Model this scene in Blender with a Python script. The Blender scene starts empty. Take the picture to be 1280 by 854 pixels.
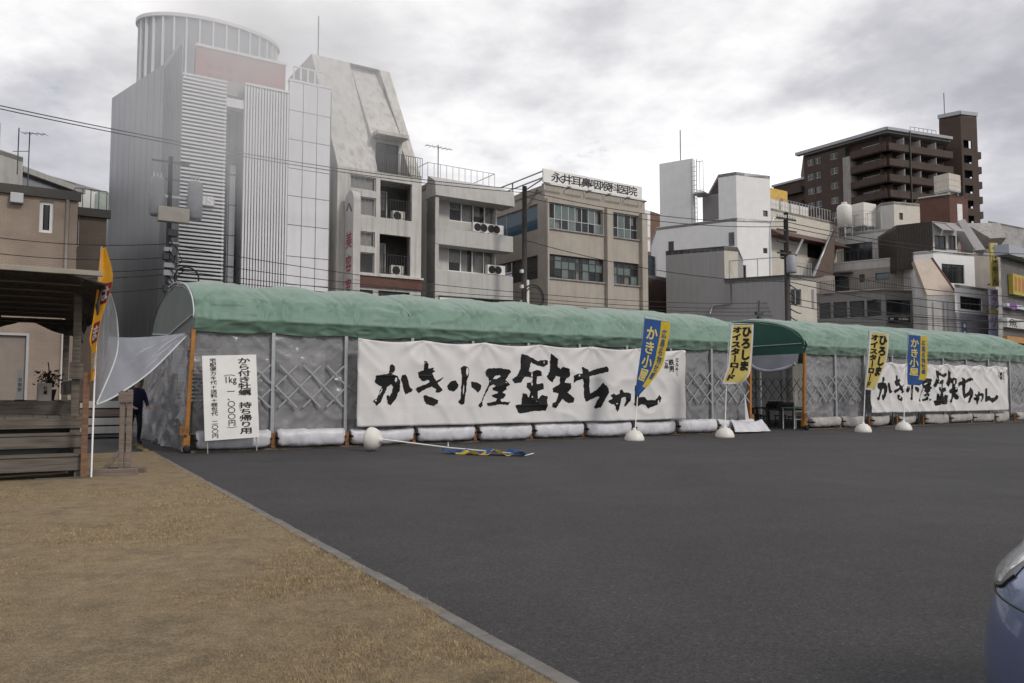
import bpy, bmesh, math, random
from math import sin, cos, pi, radians, tan, atan, atan2, hypot, exp
from mathutils import Vector, Matrix, noise
random.seed(7)
SC = bpy.context.scene
COL = SC.collection
# ------------------------------------------------------------------ camera
F = 996.0; CAMH = 1.4; PITCH = atan(63 / F)
cd = bpy.data.cameras.new('camera'); cam = bpy.data.objects.new('camera', cd); COL.objects.link(cam)
cd.sensor_width = 36; cd.lens = 36 * F / 1280; cd.clip_start = 0.05; cd.clip_end = 3000
cam.location = (0, 0, CAMH); cam.rotation_euler = (pi / 2 + PITCH, 0, 0)
SC.camera = cam
# ------------------------------------------------------------------ light
SUN_EL, SUN_AZ = radians(38), radians(128)      # azimuth clockwise from +Y
w = bpy.data.worlds.new('World'); SC.world = w; w.use_nodes = True
nt = w.node_tree; nt.nodes.clear(); N = nt.nodes.new; L = nt.links.new
out = N('ShaderNodeOutputWorld'); bg = N('ShaderNodeBackground'); L(bg.outputs[0], out.inputs[0])
bg.inputs[1].default_value = 0.112
sky = N('ShaderNodeTexSky'); sky.sky_type = 'NISHITA'; sky.sun_disc = False
sky.sun_elevation = SUN_EL; sky.sun_rotation = SUN_AZ; sky.air_density = 1.2; sky.dust_density = 1.5
tc = N('ShaderNodeTexCoord'); sep = N('ShaderNodeSeparateXYZ'); L(tc.outputs['Generated'], sep.inputs[0])
def wm(op, a, b=None):
    n = N('ShaderNodeMath'); n.operation = op
    for i, v in enumerate((a, b)):
        if v is None: continue
        if hasattr(v, 'links'): L(v, n.inputs[i])
        else: n.inputs[i].default_value = v
    return n.outputs[0]
zz = wm('ADD', wm('ABSOLUTE', sep.outputs[2]), 0.22)
comb = N('ShaderNodeCombineXYZ'); L(wm('DIVIDE', sep.outputs[0], zz), comb.inputs[0]); L(wm('DIVIDE', sep.outputs[1], zz), comb.inputs[1])
comb.inputs[2].default_value = 9.9
def wnoise(scale, det, rough, dist=0.0):
    n = N('ShaderNodeTexNoise'); n.inputs['Scale'].default_value = scale; n.inputs['Detail'].default_value = det
    n.inputs['Roughness'].default_value = rough; n.inputs['Distortion'].default_value = dist
    L(comb.outputs[0], n.inputs['Vector']); return n.outputs[0]
n1 = wnoise(0.95, 9, 0.52, 0.35); n2 = wnoise(2.6, 8, 0.6, 0.1)
def ramp(f, pts):
    r = N('ShaderNodeValToRGB'); L(f, r.inputs[0]); e = r.color_ramp.elements
    while len(e) < len(pts): e.new(0.5)
    for k, (p, c) in zip(e, pts): k.position = p; k.color = (*c, 1)
    return r.outputs[0]
shade = ramp(wm('ADD', wm('MULTIPLY', n1, 0.7), wm('MULTIPLY', n2, 0.3)),
             [(0.40, (3.6, 3.65, 4.0)), (0.475, (5.0, 5.0, 5.35)), (0.53, (6.9, 6.85, 7.0)), (0.60, (9.3, 9.15, 9.2))])
el = N('ShaderNodeMapRange'); L(wm('ABSOLUTE', sep.outputs[2]), el.inputs[0]); el.inputs[1].default_value = 0.0; el.inputs[2].default_value = 0.55; el.inputs[3].default_value = 1.20; el.inputs[4].default_value = 0.90
sh2 = N('ShaderNodeMix'); sh2.data_type = 'RGBA'; sh2.blend_type = 'MULTIPLY'; sh2.inputs[0].default_value = 1; L(shade, sh2.inputs[6]); L(el.outputs[0], sh2.inputs[7]); shade = sh2.outputs[2]
mask = ramp(n2, [(0.20, (0, 0, 0)), (0.32, (1, 1, 1))])
mx = N('ShaderNodeMix'); mx.data_type = 'RGBA'; L(mask, mx.inputs[0]); L(sky.outputs[0], mx.inputs[6]); L(shade, mx.inputs[7])
L(mx.outputs[2], bg.inputs[0])
sd = bpy.data.lights.new('sun', 'SUN'); sd.energy = 1.5; sd.angle = radians(11); sd.color = (1, 0.95, 0.88)
so = bpy.data.objects.new('sun', sd); COL.objects.link(so)
dv = Vector((sin(SUN_AZ) * cos(SUN_EL), cos(SUN_AZ) * cos(SUN_EL), sin(SUN_EL)))
so.rotation_euler = dv.to_track_quat('Z', 'Y').to_euler(); so.location = (20, -20, 40)
SC.view_settings.view_transform = 'Standard'; SC.view_settings.look = 'None'; SC.view_settings.gamma = 1
SC.view_settings.exposure = 0.15
SC.cycles.max_bounces = 6; SC.cycles.transparent_max_bounces = 12; SC.cycles.volume_bounces = 3
SC.cycles.use_denoising = True
# ------------------------------------------------------------------ helpers
FW = Vector((0, cos(PITCH), sin(PITCH))); UP = Vector((0, -sin(PITCH), cos(PITCH))); RT = Vector((1, 0, 0)); CP = Vector((0, 0, CAMH))
def ray(px, py): return FW + RT * ((px - 640) / F) + UP * ((427 - py) / F)
def ground(px, py, z=0.0):
    d = ray(px, py); return CP + d * ((z - CAMH) / d.z)
def at(px, py, Y):
    d = ray(px, py); return CP + d * (Y / d.y)
def P2(px, Y, py=300):      # plan point on a pixel column at depth Y
    d = ray(px, py); return Vector((d.x / d.y * Y, Y))
def line_at(px, O, u, py=300):      # plan point where the pixel column meets a plan line
    d = ray(px, py); r = d.x / d.y
    t = (r * O.y - O.x) / (u.x - r * u.y); return O + u * t
def tag(o, label=None, cat=None, group=None, kind=None):
    if label: o['label'] = label
    if cat: o['category'] = cat
    if group: o['group'] = group
    if kind: o['kind'] = kind
    return o
def empty(name, loc, rz=0.0, label=None, cat=None, group=None):
    o = bpy.data.objects.new(name, None); COL.objects.link(o); o.location = loc; o.rotation_euler = (0, 0, rz)
    o.empty_display_size = 0.2
    return tag(o, label, cat, group)
def mo(name, verts, faces, mat, parent=None, loc=(0, 0, 0), rz=0.0, smooth=False):
    me = bpy.data.meshes.new(name); me.from_pydata([tuple(v) for v in verts], [], [tuple(f) for f in faces]); me.update()
    if smooth: me.polygons.foreach_set('use_smooth', [True] * len(me.polygons))
    o = bpy.data.objects.new(name, me); COL.objects.link(o)
    if mat: me.materials.append(mat)
    o.parent = parent; o.location = loc; o.rotation_euler = (0, 0, rz)
    return o
def boxv(x0, x1, y0, y1, z0, z1, V, Fc):
    b = len(V)
    V += [(x0, y0, z0), (x1, y0, z0), (x1, y1, z0), (x0, y1, z0), (x0, y0, z1), (x1, y0, z1), (x1, y1, z1), (x0, y1, z1)]
    Fc += [tuple(b + i for i in f) for f in ((3, 2, 1, 0), (4, 5, 6, 7), (0, 1, 5, 4), (1, 2, 6, 5), (2, 3, 7, 6), (3, 0, 4, 7))]
def boxes(name, bs, mat, parent=None, loc=(0, 0, 0), rz=0.0, bevel=0.0):
    V, Fc = [], []
    for b in bs: boxv(*b, V, Fc)
    o = mo(name, V, Fc, mat, parent, loc, rz)
    if bevel:
        m = o.modifiers.new('bevel', 'BEVEL'); m.width = bevel; m.segments = 2; m.limit_method = 'ANGLE'
    return o
def tubev(pts, r, V, Fc, n=8, cap=True):
    pts = [Vector(p) for p in pts]; rr = r if isinstance(r, (list, tuple)) else [r] * len(pts)
    b0 = len(V)
    for i, p in enumerate(pts):
        d = (pts[min(i + 1, len(pts) - 1)] - pts[max(i - 1, 0)]).normalized()
        a = d.cross(Vector((0, 0, 1)));
        if a.length < 1e-3: a = Vector((1, 0, 0))
        a.normalize(); c = d.cross(a)
        for k in range(n):
            t = 2 * pi * k / n; V.append(tuple(p + (a * cos(t) + c * sin(t)) * rr[i]))
    for i in range(len(pts) - 1):
        for k in range(n):
            Fc.append((b0 + i * n + k, b0 + i * n + (k + 1) % n, b0 + (i + 1) * n + (k + 1) % n, b0 + (i + 1) * n + k))
    if cap:
        Fc.append(tuple(b0 + k for k in range(n))); e = b0 + (len(pts) - 1) * n; Fc.append(tuple(e + n - 1 - k for k in range(n)))
def tubes(name, lst, r, mat, parent=None, loc=(0, 0, 0), rz=0.0, n=8):
    V, Fc = [], []
    for p in lst: tubev(p, r, V, Fc, n)
    return mo(name, V, Fc, mat, parent, loc, rz, smooth=True)
def lathe(name, prof, mat, parent=None, loc=(0, 0, 0), n=24, rz=0.0):
    V, Fc = [], []
    for r, z in prof:
        for k in range(n): V.append((r * cos(2 * pi * k / n), r * sin(2 * pi * k / n), z))
    for i in range(len(prof) - 1):
        for k in range(n): Fc.append((i * n + k, i * n + (k + 1) % n, (i + 1) * n + (k + 1) % n, (i + 1) * n + k))
    Fc.append(tuple(range(n - 1, -1, -1))); Fc.append(tuple((len(prof) - 1) * n + k for k in range(n)))
    o = mo(name, V, Fc, mat, parent, loc, rz, smooth=True)
    return o
def grid(name, fn, nu, nv, mat, parent=None, loc=(0, 0, 0), rz=0.0, smooth=True, solid=0.0):
    V = [fn(i / nu, j / nv) for j in range(nv + 1) for i in range(nu + 1)]
    Fc = [(j * (nu + 1) + i, j * (nu + 1) + i + 1, (j + 1) * (nu + 1) + i + 1, (j + 1) * (nu + 1) + i) for j in range(nv) for i in range(nu)]
    o = mo(name, V, Fc, mat, parent, loc, rz, smooth)
    if solid:
        m = o.modifiers.new('solid', 'SOLIDIFY'); m.thickness = solid; m.offset = 0
    return o
def prism(name, poly, z0, z1, mat, parent=None, loc=(0, 0, 0), rz=0.0):   # poly: plan points, z1 number or list
    n = len(poly); zt = z1 if isinstance(z1, (list, tuple)) else [z1] * n
    V = [(p[0], p[1], z0) for p in poly] + [(p[0], p[1], z) for p, z in zip(poly, zt)]
    Fc = [tuple(range(n - 1, -1, -1)), tuple(range(n, 2 * n))] + [(i, (i + 1) % n, n + (i + 1) % n, n + i) for i in range(n)]
    return mo(name, V, Fc, mat, parent, loc, rz)
def nz(x, y, z=0.0, s=1.0): return noise.noise(Vector((x * s, y * s, z * s + 0.37)))
# ------------------------------------------------------------------ materials
MC = {}
def M(name, col, rough=0.7, var=0.12, scale=2.5, bump=0.0, bscale=30.0, metal=0.0, streak=0.0, alpha=1.0, spec=0.4, dirt=None, trans=0.0, sub=0.0):
    if name in MC: return MC[name]
    m = bpy.data.materials.new(name); m.use_nodes = True; t = m.node_tree; P = t.nodes['Principled BSDF']
    N = t.nodes.new; L = t.links.new
    tc = N('ShaderNodeTexCoord')
    def noi(sc, det=6, mp=None):
        n = N('ShaderNodeTexNoise'); n.inputs['Scale'].default_value = sc; n.inputs['Detail'].default_value = det
        n.inputs['Roughness'].default_value = 0.6
        src = tc.outputs['Object']
        if mp:
            q = N('ShaderNodeMapping'); q.inputs['Scale'].default_value = mp; L(src, q.inputs[0]); src = q.outputs[0]
        L(src, n.inputs['Vector']); return n.outputs[0]
    def rmp(f, a, b, ca, cb):
        r = N('ShaderNodeValToRGB'); L(f, r.inputs[0]); r.color_ramp.elements[0].position = a; r.color_ramp.elements[1].position = b
        r.color_ramp.elements[0].color = (*ca, 1); r.color_ramp.elements[1].color = (*cb, 1); return r.outputs[0]
    lo = tuple(c * (1 - var) for c in col); hi = tuple(min(1, c * (1 + var)) for c in col)
    c = rmp(noi(scale), 0.32, 0.68, lo, hi)
    if streak:
        d = dirt or tuple(v * 0.35 for v in col)
        f = rmp(noi(1.0, 7, (3.5, 3.5, 0.22)), 0.46, 0.72, (0, 0, 0), (streak, streak, streak))
        mx = N('ShaderNodeMix'); mx.data_type = 'RGBA'; L(f, mx.inputs[0]); L(c, mx.inputs[6]); mx.inputs[7].default_value = (*d, 1); c = mx.outputs[2]
    L(c, P.inputs['Base Color'])
    P.inputs['Roughness'].default_value = rough; P.inputs['Metallic'].default_value = metal
    P.inputs['Specular IOR Level'].default_value = spec; P.inputs['Alpha'].default_value = alpha
    if bump:
        b = N('ShaderNodeBump'); b.inputs['Strength'].default_value = bump; b.inputs['Distance'].default_value = 0.02
        L(noi(bscale, 8), b.inputs['Height']); L(b.outputs[0], P.inputs['Normal'])
    if trans:      # thin translucent sheet
        tr = N('ShaderNodeBsdfTranslucent'); L(c, tr.inputs[0]); ms = N('ShaderNodeMixShader'); ms.inputs[0].default_value = trans
        L(P.outputs[0], ms.inputs[1]); L(tr.outputs[0], ms.inputs[2]); L(ms.outputs[0], t.nodes['Material Output'].inputs[0])
    MC[name] = m; return m
def brickmat(name, c1, c2, mortar, bw, bh, msize=0.012, rough=0.75, bump=0.5):
    m = M(name, c1, rough); t = m.node_tree; P = t.nodes['Principled BSDF']; N = t.nodes.new; L = t.links.new
    tc = N('ShaderNodeTexCoord'); s = N('ShaderNodeSeparateXYZ'); L(tc.outputs['Object'], s.inputs[0])
    cb = N('ShaderNodeCombineXYZ')
    ad = N('ShaderNodeMath'); ad.operation = 'ADD'; L(s.outputs[0], ad.inputs[0]); L(s.outputs[1], ad.inputs[1])
    L(ad.outputs[0], cb.inputs[0]); L(s.outputs[2], cb.inputs[1])
    b = N('ShaderNodeTexBrick'); L(cb.outputs[0], b.inputs['Vector']); b.inputs['Scale'].default_value = 1
    b.inputs['Brick Width'].default_value = bw; b.inputs['Row Height'].default_value = bh; b.inputs['Mortar Size'].default_value = msize
    b.inputs['Color1'].default_value = (*c1, 1); b.inputs['Color2'].default_value = (*c2, 1); b.inputs['Mortar'].default_value = (*mortar, 1)
    n = N('ShaderNodeTexNoise'); n.inputs['Scale'].default_value = 0.8; n.inputs['Detail'].default_value = 6; L(tc.outputs['Object'], n.inputs['Vector'])
    r = N('ShaderNodeMapRange'); r.inputs[1].default_value = 0.3; r.inputs[2].default_value = 0.7; r.inputs[3].default_value = 0.78; r.inputs[4].default_value = 1.1; L(n.outputs[0], r.inputs[0])
    mx = N('ShaderNodeMix'); mx.data_type = 'RGBA'; mx.blend_type = 'MULTIPLY'; mx.inputs[0].default_value = 1; L(b.outputs[0], mx.inputs[6]); L(r.outputs[0], mx.inputs[7])
    L(mx.outputs[2], P.inputs['Base Color'])
    bp = N('ShaderNodeBump'); bp.inputs['Strength'].default_value = bump; bp.inputs['Distance'].default_value = 0.01; bp.invert = True
    L(b.outputs['Fac'], bp.inputs['Height']); L(bp.outputs[0], P.inputs['Normal'])
    return m
WHITE = M('white_render', (0.76, 0.755, 0.75), 0.7, 0.04, 1.5, 0.1, streak=0.10)
CREAM = M('cream_render', (0.56, 0.52, 0.45), 0.75, 0.07, 1.5, 0.15, streak=0.16)
GREYW = M('grey_render', (0.30, 0.29, 0.29), 0.75, 0.05, 0.8, 0.12, streak=0.08)
LGREY = M('light_grey_render', (0.47, 0.46, 0.44), 0.75, 0.06, 1.2, 0.12, streak=0.3)
OLDC = M('weathered_concrete', (0.54, 0.52, 0.49), 0.85, 0.09, 1.1, 0.35, 12, streak=0.6, dirt=(0.2, 0.185, 0.17))
CONC = M('concrete', (0.33, 0.31, 0.29), 0.85, 0.15, 2.0, 0.3, 25, streak=0.5)
CLIN = M('clinic_render', (0.40, 0.36, 0.31), 0.8, 0.09, 1.0, 0.2, 30, streak=0.32, dirt=(0.24, 0.2, 0.17))
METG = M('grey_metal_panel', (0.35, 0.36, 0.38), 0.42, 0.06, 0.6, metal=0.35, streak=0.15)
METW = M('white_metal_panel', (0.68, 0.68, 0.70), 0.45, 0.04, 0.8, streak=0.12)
METK = M('mid_grey_metal', (0.13, 0.13, 0.135), 0.5, 0.1)
METD = M('dark_metal', (0.05, 0.052, 0.055), 0.5, 0.15)
STEEL = M('galvanised_steel', (0.42, 0.43, 0.44), 0.38, 0.1, 6, metal=0.75)
ALU = M('aluminium_frame', (0.45, 0.45, 0.45), 0.4, 0.06, metal=0.5)
FRD = M('dark_bronze_frame', (0.05, 0.045, 0.04), 0.45, 0.1)
GLASS = M('window_glass', (0.035, 0.04, 0.045), 0.05, 0.1, 0.5, spec=0.8, alpha=0.5)
GLASSB = M('blue_tinted_glass', (0.06, 0.12, 0.17), 0.06, 0.12, 0.5, spec=0.8, alpha=0.92)
GLASSG = M('pale_green_glass', (0.16, 0.21, 0.20), 0.08, 0.2, 0.7, spec=0.8, alpha=0.72)
GLASSC = M('clear_glass', (0.05, 0.055, 0.06), 0.04, 0.1, 0.5, spec=0.8, alpha=0.25)
CURT = M('curtain_cloth', (0.62, 0.60, 0.56), 0.9, 0.1, 8)
ROOM = M('dim_interior', (0.10, 0.095, 0.09), 0.9, 0.2)
BRWN = brickmat('brown_tile', (0.082, 0.052, 0.040), (0.07, 0.045, 0.035), (0.055, 0.04, 0.032), 0.25, 0.09)
BEIG = brickmat('beige_tile', (0.36, 0.285, 0.225), (0.345, 0.27, 0.215), (0.275, 0.215, 0.172), 0.235, 0.085, 0.009)
BEIGD = brickmat('taupe_tile', (0.22, 0.17, 0.135), (0.20, 0.155, 0.125), (0.14, 0.11, 0.09), 0.235, 0.085, 0.009)
BRICK = brickmat('red_brick', (0.17, 0.065, 0.045), (0.12, 0.05, 0.036), (0.10, 0.08, 0.07), 0.23, 0.08, 0.01)
GREYB = brickmat('grey_tile', (0.17, 0.16, 0.155), (0.14, 0.135, 0.13), (0.10, 0.095, 0.09), 0.4, 0.12, 0.012)
BLK = M('black_paint', (0.012, 0.012, 0.013), 0.5, 0.2)
INK = M('black_brush_ink', (0.006, 0.006, 0.007), 0.6, 0.4, 3.0, spec=0.25)
WPAINT = M('white_paint', (0.76, 0.75, 0.73), 0.5, 0.05, 3, 0.05)
WPL = M('white_plastic', (0.68, 0.66, 0.61), 0.45, 0.06, 5, 0.05)
CABLE = M('black_cable', (0.02, 0.02, 0.022), 0.6)
POLEC = M('utility_pole_concrete', (0.20, 0.19, 0.18), 0.85, 0.15, 3, 0.2)
POLED = M('dark_pole_paint', (0.075, 0.068, 0.062), 0.7, 0.2, 3)

# ------------------------------------------------------------------ glyphs
GC = {}
def glyph(ch, bold=0.0):
    k = ch
    if k in GC: return GC[k]
    c = bpy.data.curves.new('glyph', 'FONT'); c.body = ch; c.resolution_u = 3
    o = bpy.data.objects.new('glyph', c); COL.objects.link(o)
    dg = bpy.context.evaluated_depsgraph_get(); me = bpy.data.meshes.new_from_object(o.evaluated_get(dg))
    V = [(v.co.x, v.co.y) for v in me.vertices]; Fc = [tuple(p.vertices) for p in me.polygons]
    bpy.data.objects.remove(o); bpy.data.curves.remove(c); bpy.data.meshes.remove(me)
    GC[k] = (V, Fc); return GC[k]
def put_glyph(ch, cx, cz, w, h, V, Fc, bold=0.0, full=True, rot=False):
    gv, gf = glyph(ch, bold)
    if not gv: return
    if full: x0, x1, y0, y1 = 0.0, 1.0, -0.12, 0.88
    else:
        xs = [v[0] for v in gv]; ys = [v[1] for v in gv]; x0, x1, y0, y1 = min(xs), max(xs), min(ys), max(ys)
    sh = [(0, 0)]
    if bold >= .03:
        e = min(.075, .010 + bold * .055); sh = [(0, 0), (e, 0), (-e, 0), (0, e), (0, -e), (e * .7, e * .7), (-e * .7, e * .7), (e * .7, -e * .7), (-e * .7, -e * .7)]
    for k, (ex, ey) in enumerate(sh):      # heavier weight: shifted copies, each a hair nearer the viewer
        b = len(V)
        for x, y in gv:
            a, c = (x - x0) / (x1 - x0) - 0.5 + ex, (y - y0) / (y1 - y0) - 0.5 + ey
            if rot: a, c = c, -a
            V.append((cx + a * w, cz + c * h, k))
        Fc += [tuple(b + i for i in f) for f in gf]
def fill_polys(polys):      # closed outlines (inner ones are holes) -> 2D verts, faces
    c = bpy.data.curves.new('outline', 'CURVE'); c.dimensions = '2D'; c.fill_mode = 'BOTH'
    for p in polys:
        s = c.splines.new('POLY'); s.points.add(len(p) - 1)
        for q, (x, y) in zip(s.points, p): q.co = (x, y, 0, 1)
        s.use_cyclic_u = True
    o = bpy.data.objects.new('outline', c); COL.objects.link(o)
    dg = bpy.context.evaluated_depsgraph_get(); me = bpy.data.meshes.new_from_object(o.evaluated_get(dg))
    V = [(v.co.x, v.co.y) for v in me.vertices]; Fc = [tuple(p.vertices) for p in me.polygons]
    bpy.data.objects.remove(o); bpy.data.curves.remove(c); bpy.data.meshes.remove(me)
    return V, Fc
def conform(name, V2, F2, fn, mat, parent, step=None, stag=(0, -.0006, 0)):   # cut a flat print along a grid and lay it on fn(x, y)
    bm = bmesh.new(); vs = [bm.verts.new((q[0], q[1], q[2] if len(q) > 2 else 0)) for q in V2]
    for f in F2:
        try: bm.faces.new([vs[i] for i in f])
        except ValueError: pass
    if step:
        xs = [v[0] for v in V2]; ys = [v[1] for v in V2]
        for ax, lo, hi, st in ((0, min(xs), max(xs), step[0]), (1, min(ys), max(ys), step[1])):
            k = math.ceil(lo / st) * st
            while k < hi:
                co = (k, 0, 0) if ax == 0 else (0, k, 0); no = (1, 0, 0) if ax == 0 else (0, 1, 0)
                bmesh.ops.bisect_plane(bm, geom=bm.verts[:] + bm.edges[:] + bm.faces[:], plane_co=co, plane_no=no, dist=1e-6); k += st
    for v in bm.verts: k_ = v.co.z; v.co = fn(v.co.x, v.co.y) + Vector(stag) * k_
    bmesh.ops.recalc_face_normals(bm, faces=bm.faces[:])
    me = bpy.data.meshes.new(name); bm.to_mesh(me); bm.free(); me.materials.append(mat)
    o = bpy.data.objects.new(name, me); COL.objects.link(o); o.parent = parent
    return o
# ------------------------------------------------------------------ setting: ground
TYAW = radians(58.7); TU = Vector((sin(TYAW), cos(TYAW))); TV = Vector((-cos(TYAW), sin(TYAW))); TRZ = pi / 2 - TYAW
T0 = ground(238, 566).to_2d()
def ts(s, v=0.0, z=0.0):
    p = T0 + TU * s + TV * v; return Vector((p.x, p.y, z))
ASPH = M('asphalt', (0.054, 0.0515, 0.0525), 0.78, 0.17, 0.25, 0.8, 90, spec=0.35)
def asphalt_nodes(m):
    t = m.node_tree; P = t.nodes['Principled BSDF']; N = t.nodes.new; L = t.links.new
    src = P.inputs['Base Color'].links[0].from_socket
    tc = N('ShaderNodeTexCoord'); v = N('ShaderNodeTexVoronoi'); v.inputs['Scale'].default_value = 75; L(tc.outputs['Object'], v.inputs['Vector'])
    n = N('ShaderNodeTexNoise'); n.inputs['Scale'].default_value = 160; n.inputs['Detail'].default_value = 3; L(tc.outputs['Object'], n.inputs['Vector'])
    sp = N('ShaderNodeSeparateColor'); L(v.outputs['Color'], sp.inputs[0])
    r = N('ShaderNodeValToRGB'); L(sp.outputs[0], r.inputs[0]); e = r.color_ramp.elements
    e[0].position = 0.0; e[0].color = (0.62, 0.62, 0.62, 1); e[1].position = 0.8; e[1].color = (1.2, 1.2, 1.2, 1)
    q = e.new(0.975); q.color = (1.3, 1.28, 1.25, 1); q = e.new(0.992); q.color = (2.0, 1.95, 1.9, 1)
    mx = N('ShaderNodeMix'); mx.data_type = 'RGBA'; mx.blend_type = 'MULTIPLY'; mx.inputs[0].default_value = 1; L(src, mx.inputs[6]); L(r.outputs[0], mx.inputs[7])
    n2 = N('ShaderNodeTexNoise'); n2.inputs['Scale'].default_value = 1.1; n2.inputs['Detail'].default_value = 7; n2.inputs['Roughness'].default_value = .65; L(tc.outputs['Object'], n2.inputs['Vector'])
    r2 = N('ShaderNodeMapRange'); r2.inputs[1].default_value = .3; r2.inputs[2].default_value = .7; r2.inputs[3].default_value = .88; r2.inputs[4].default_value = 1.12; L(n2.outputs[0], r2.inputs[0])
    n3 = N('ShaderNodeTexNoise'); n3.inputs['Scale'].default_value = .8; n3.inputs['Detail'].default_value = 4; L(tc.outputs['Object'], n3.inputs['Vector'])      # old oil drips
    r3 = N('ShaderNodeMapRange'); r3.inputs[1].default_value = .70; r3.inputs[2].default_value = .76; r3.inputs[3].default_value = 1.0; r3.inputs[4].default_value = .78; L(n3.outputs[0], r3.inputs[0])
    mu = N('ShaderNodeMath'); mu.operation = 'MULTIPLY'; L(r2.outputs[0], mu.inputs[0]); L(r3.outputs[0], mu.inputs[1])
    my = N('ShaderNodeMix'); my.data_type = 'RGBA'; my.blend_type = 'MULTIPLY'; my.inputs[0].default_value = 1; L(mx.outputs[2], my.inputs[6]); L(mu.outputs[0], my.inputs[7])
    L(my.outputs[2], P.inputs['Base Color'])
asphalt_nodes(ASPH)
ROADM = M('street_asphalt', (0.05, 0.05, 0.05), 0.85, 0.15, 0.3, 0.3, 60)
tag(mo('ground', [(-1500, -300, -0.06), (1500, -300, -0.06), (1500, 2500, -0.06), (-1500, 2500, -0.06)], [(0, 1, 2, 3)], ROADM), kind='structure')
K0 = ground(200, 570).to_2d(); K1 = ground(720, 854).to_2d(); KU = (K1 - K0).normalized(); KN = Vector((-KU.y, KU.x))   # KN points to the asphalt side?
if KN.x < 0: KN = -KN
def kp(t, n, z): p = K0 + KU * t + KN * n; return (p.x, p.y, z)
# parking lot sheet: right of kerb
lot = [kp(-9, 0.0, 0), kp(60, 0.0, 0), (120, -60, 0), (120, 30, 0), tuple(ts(75, 9, 0)), tuple(ts(-14, 9, 0))]
tag(mo('asphalt_lot', lot, [tuple(range(len(lot)))], ASPH), kind='structure')
SEAM = M('sealed_joint', (.035, .034, .034), .6, .2, 5)
def seam(pts, w_, label):
    V, Fc = [], []
    P = []
    for (a, b) in zip(pts, pts[1:]):
        for k in range(14): p = a.lerp(b, k / 14); P.append(p + Vector((nz(p.x, p.y, 1, 1.3) * .05, nz(p.x, p.y, 7, 1.3) * .05, 0)))
    for i, p in enumerate(P):
        d_ = (P[min(i + 1, len(P) - 1)] - P[max(0, i - 1)]).normalized(); n_ = Vector((-d_.y, d_.x, 0)) * w_ * (.6 + .6 * abs(nz(p.x, p.y, 3, 4)))
        V += [(p.x - n_.x, p.y - n_.y, .004), (p.x + n_.x, p.y + n_.y, .004)]
        if i: Fc.append((2 * i - 2, 2 * i, 2 * i + 1, 2 * i - 1))
    tag(mo('sealed_joint', V, Fc, SEAM), label, 'joint', kind='structure')
seam([ground(560, 618), ground(700, 606), ground(860, 600), ground(1010, 590)], .008, 'thin dark sealed joint running across the asphalt lot')
# lawn with relief
GRASSM = M('dry_lawn', (0.30, 0.23, 0.137), 0.95, 0.16, 5.0, 1.0, 160)
def lawn_nodes(m):
    t = m.node_tree; P = t.nodes['Principled BSDF']; N = t.nodes.new; L = t.links.new
    src = P.inputs['Base Color'].links[0].from_socket; tc = N('ShaderNodeTexCoord')
    for sc, lo, hi, a, b in ((2.2, 0.30, 0.5, 0.70, 1.04), (0.35, 0.35, 0.65, 0.90, 1.08), (22, 0.33, 0.6, 0.84, 1.08), (60, 0.3, 0.7, 0.55, 1.4), (240, 0.3, 0.7, 0.55, 1.4)):
        n = N('ShaderNodeTexNoise'); n.inputs['Scale'].default_value = sc; n.inputs['Detail'].default_value = 8; n.inputs['Roughness'].default_value = 0.65
        L(tc.outputs['Object'], n.inputs['Vector'])
        r = N('ShaderNodeMapRange'); r.inputs[1].default_value = lo; r.inputs[2].default_value = hi; r.inputs[3].default_value = a; r.inputs[4].default_value = b; L(n.outputs[0], r.inputs[0])
        mx = N('ShaderNodeMix'); mx.data_type = 'RGBA'; mx.blend_type = 'MULTIPLY'; mx.inputs[0].default_value = 1; L(src, mx.inputs[6]); L(r.outputs[0], mx.inputs[7]); src = mx.outputs[2]
    L(src, P.inputs['Base Color'])
lawn_nodes(GRASSM)
def lawn_pt(i, j):
    t = -1.5 + i * 27; n = -0.085 - (j ** 1.6) * 24
    p = K0 + KU * t + KN * n; return (p.x, p.y, 0.012 + 0.018 * nz(p.x, p.y, 0, 0.7) + 0.008 * nz(p.x, p.y, 3, 3))
tag(grid('lawn', lawn_pt, 140, 110, GRASSM), kind='structure')
# kerb of concrete edging blocks
KM = M('kerb_concrete', (0.17, 0.16, 0.15), 0.9, 0.2, 6, 0.4, 60)
kerb = tag(empty('kerb', (K0.x, K0.y, 0), atan2(KU.y, KU.x)), kind='structure')
V, Fc = [], []; boxv(0, 0.594, -0.05, 0.05, -0.05, 0.024, V, Fc); kme = None
sgn = 1 if (Vector((-KU.y, KU.x)) - KN).length < 0.1 else -1
for i in range(-2, 40):
    if kme is None:
        o = mo('kerb_block', V, Fc, KM, kerb); kme = o.data; m = o.modifiers.new('bevel', 'BEVEL'); m.width = 0.012; m.segments = 2
    else:
        o = bpy.data.objects.new('kerb_block', kme); COL.objects.link(o); o.parent = kerb; m = o.modifiers.new('bevel', 'BEVEL'); m.width = 0.012; m.segments = 2
    o.location = (i * 0.6, -0.05 * sgn + random.uniform(-.005, .005), random.uniform(-.006, .004)); o.rotation_euler = (0, 0, random.uniform(-.008, .008))
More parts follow.
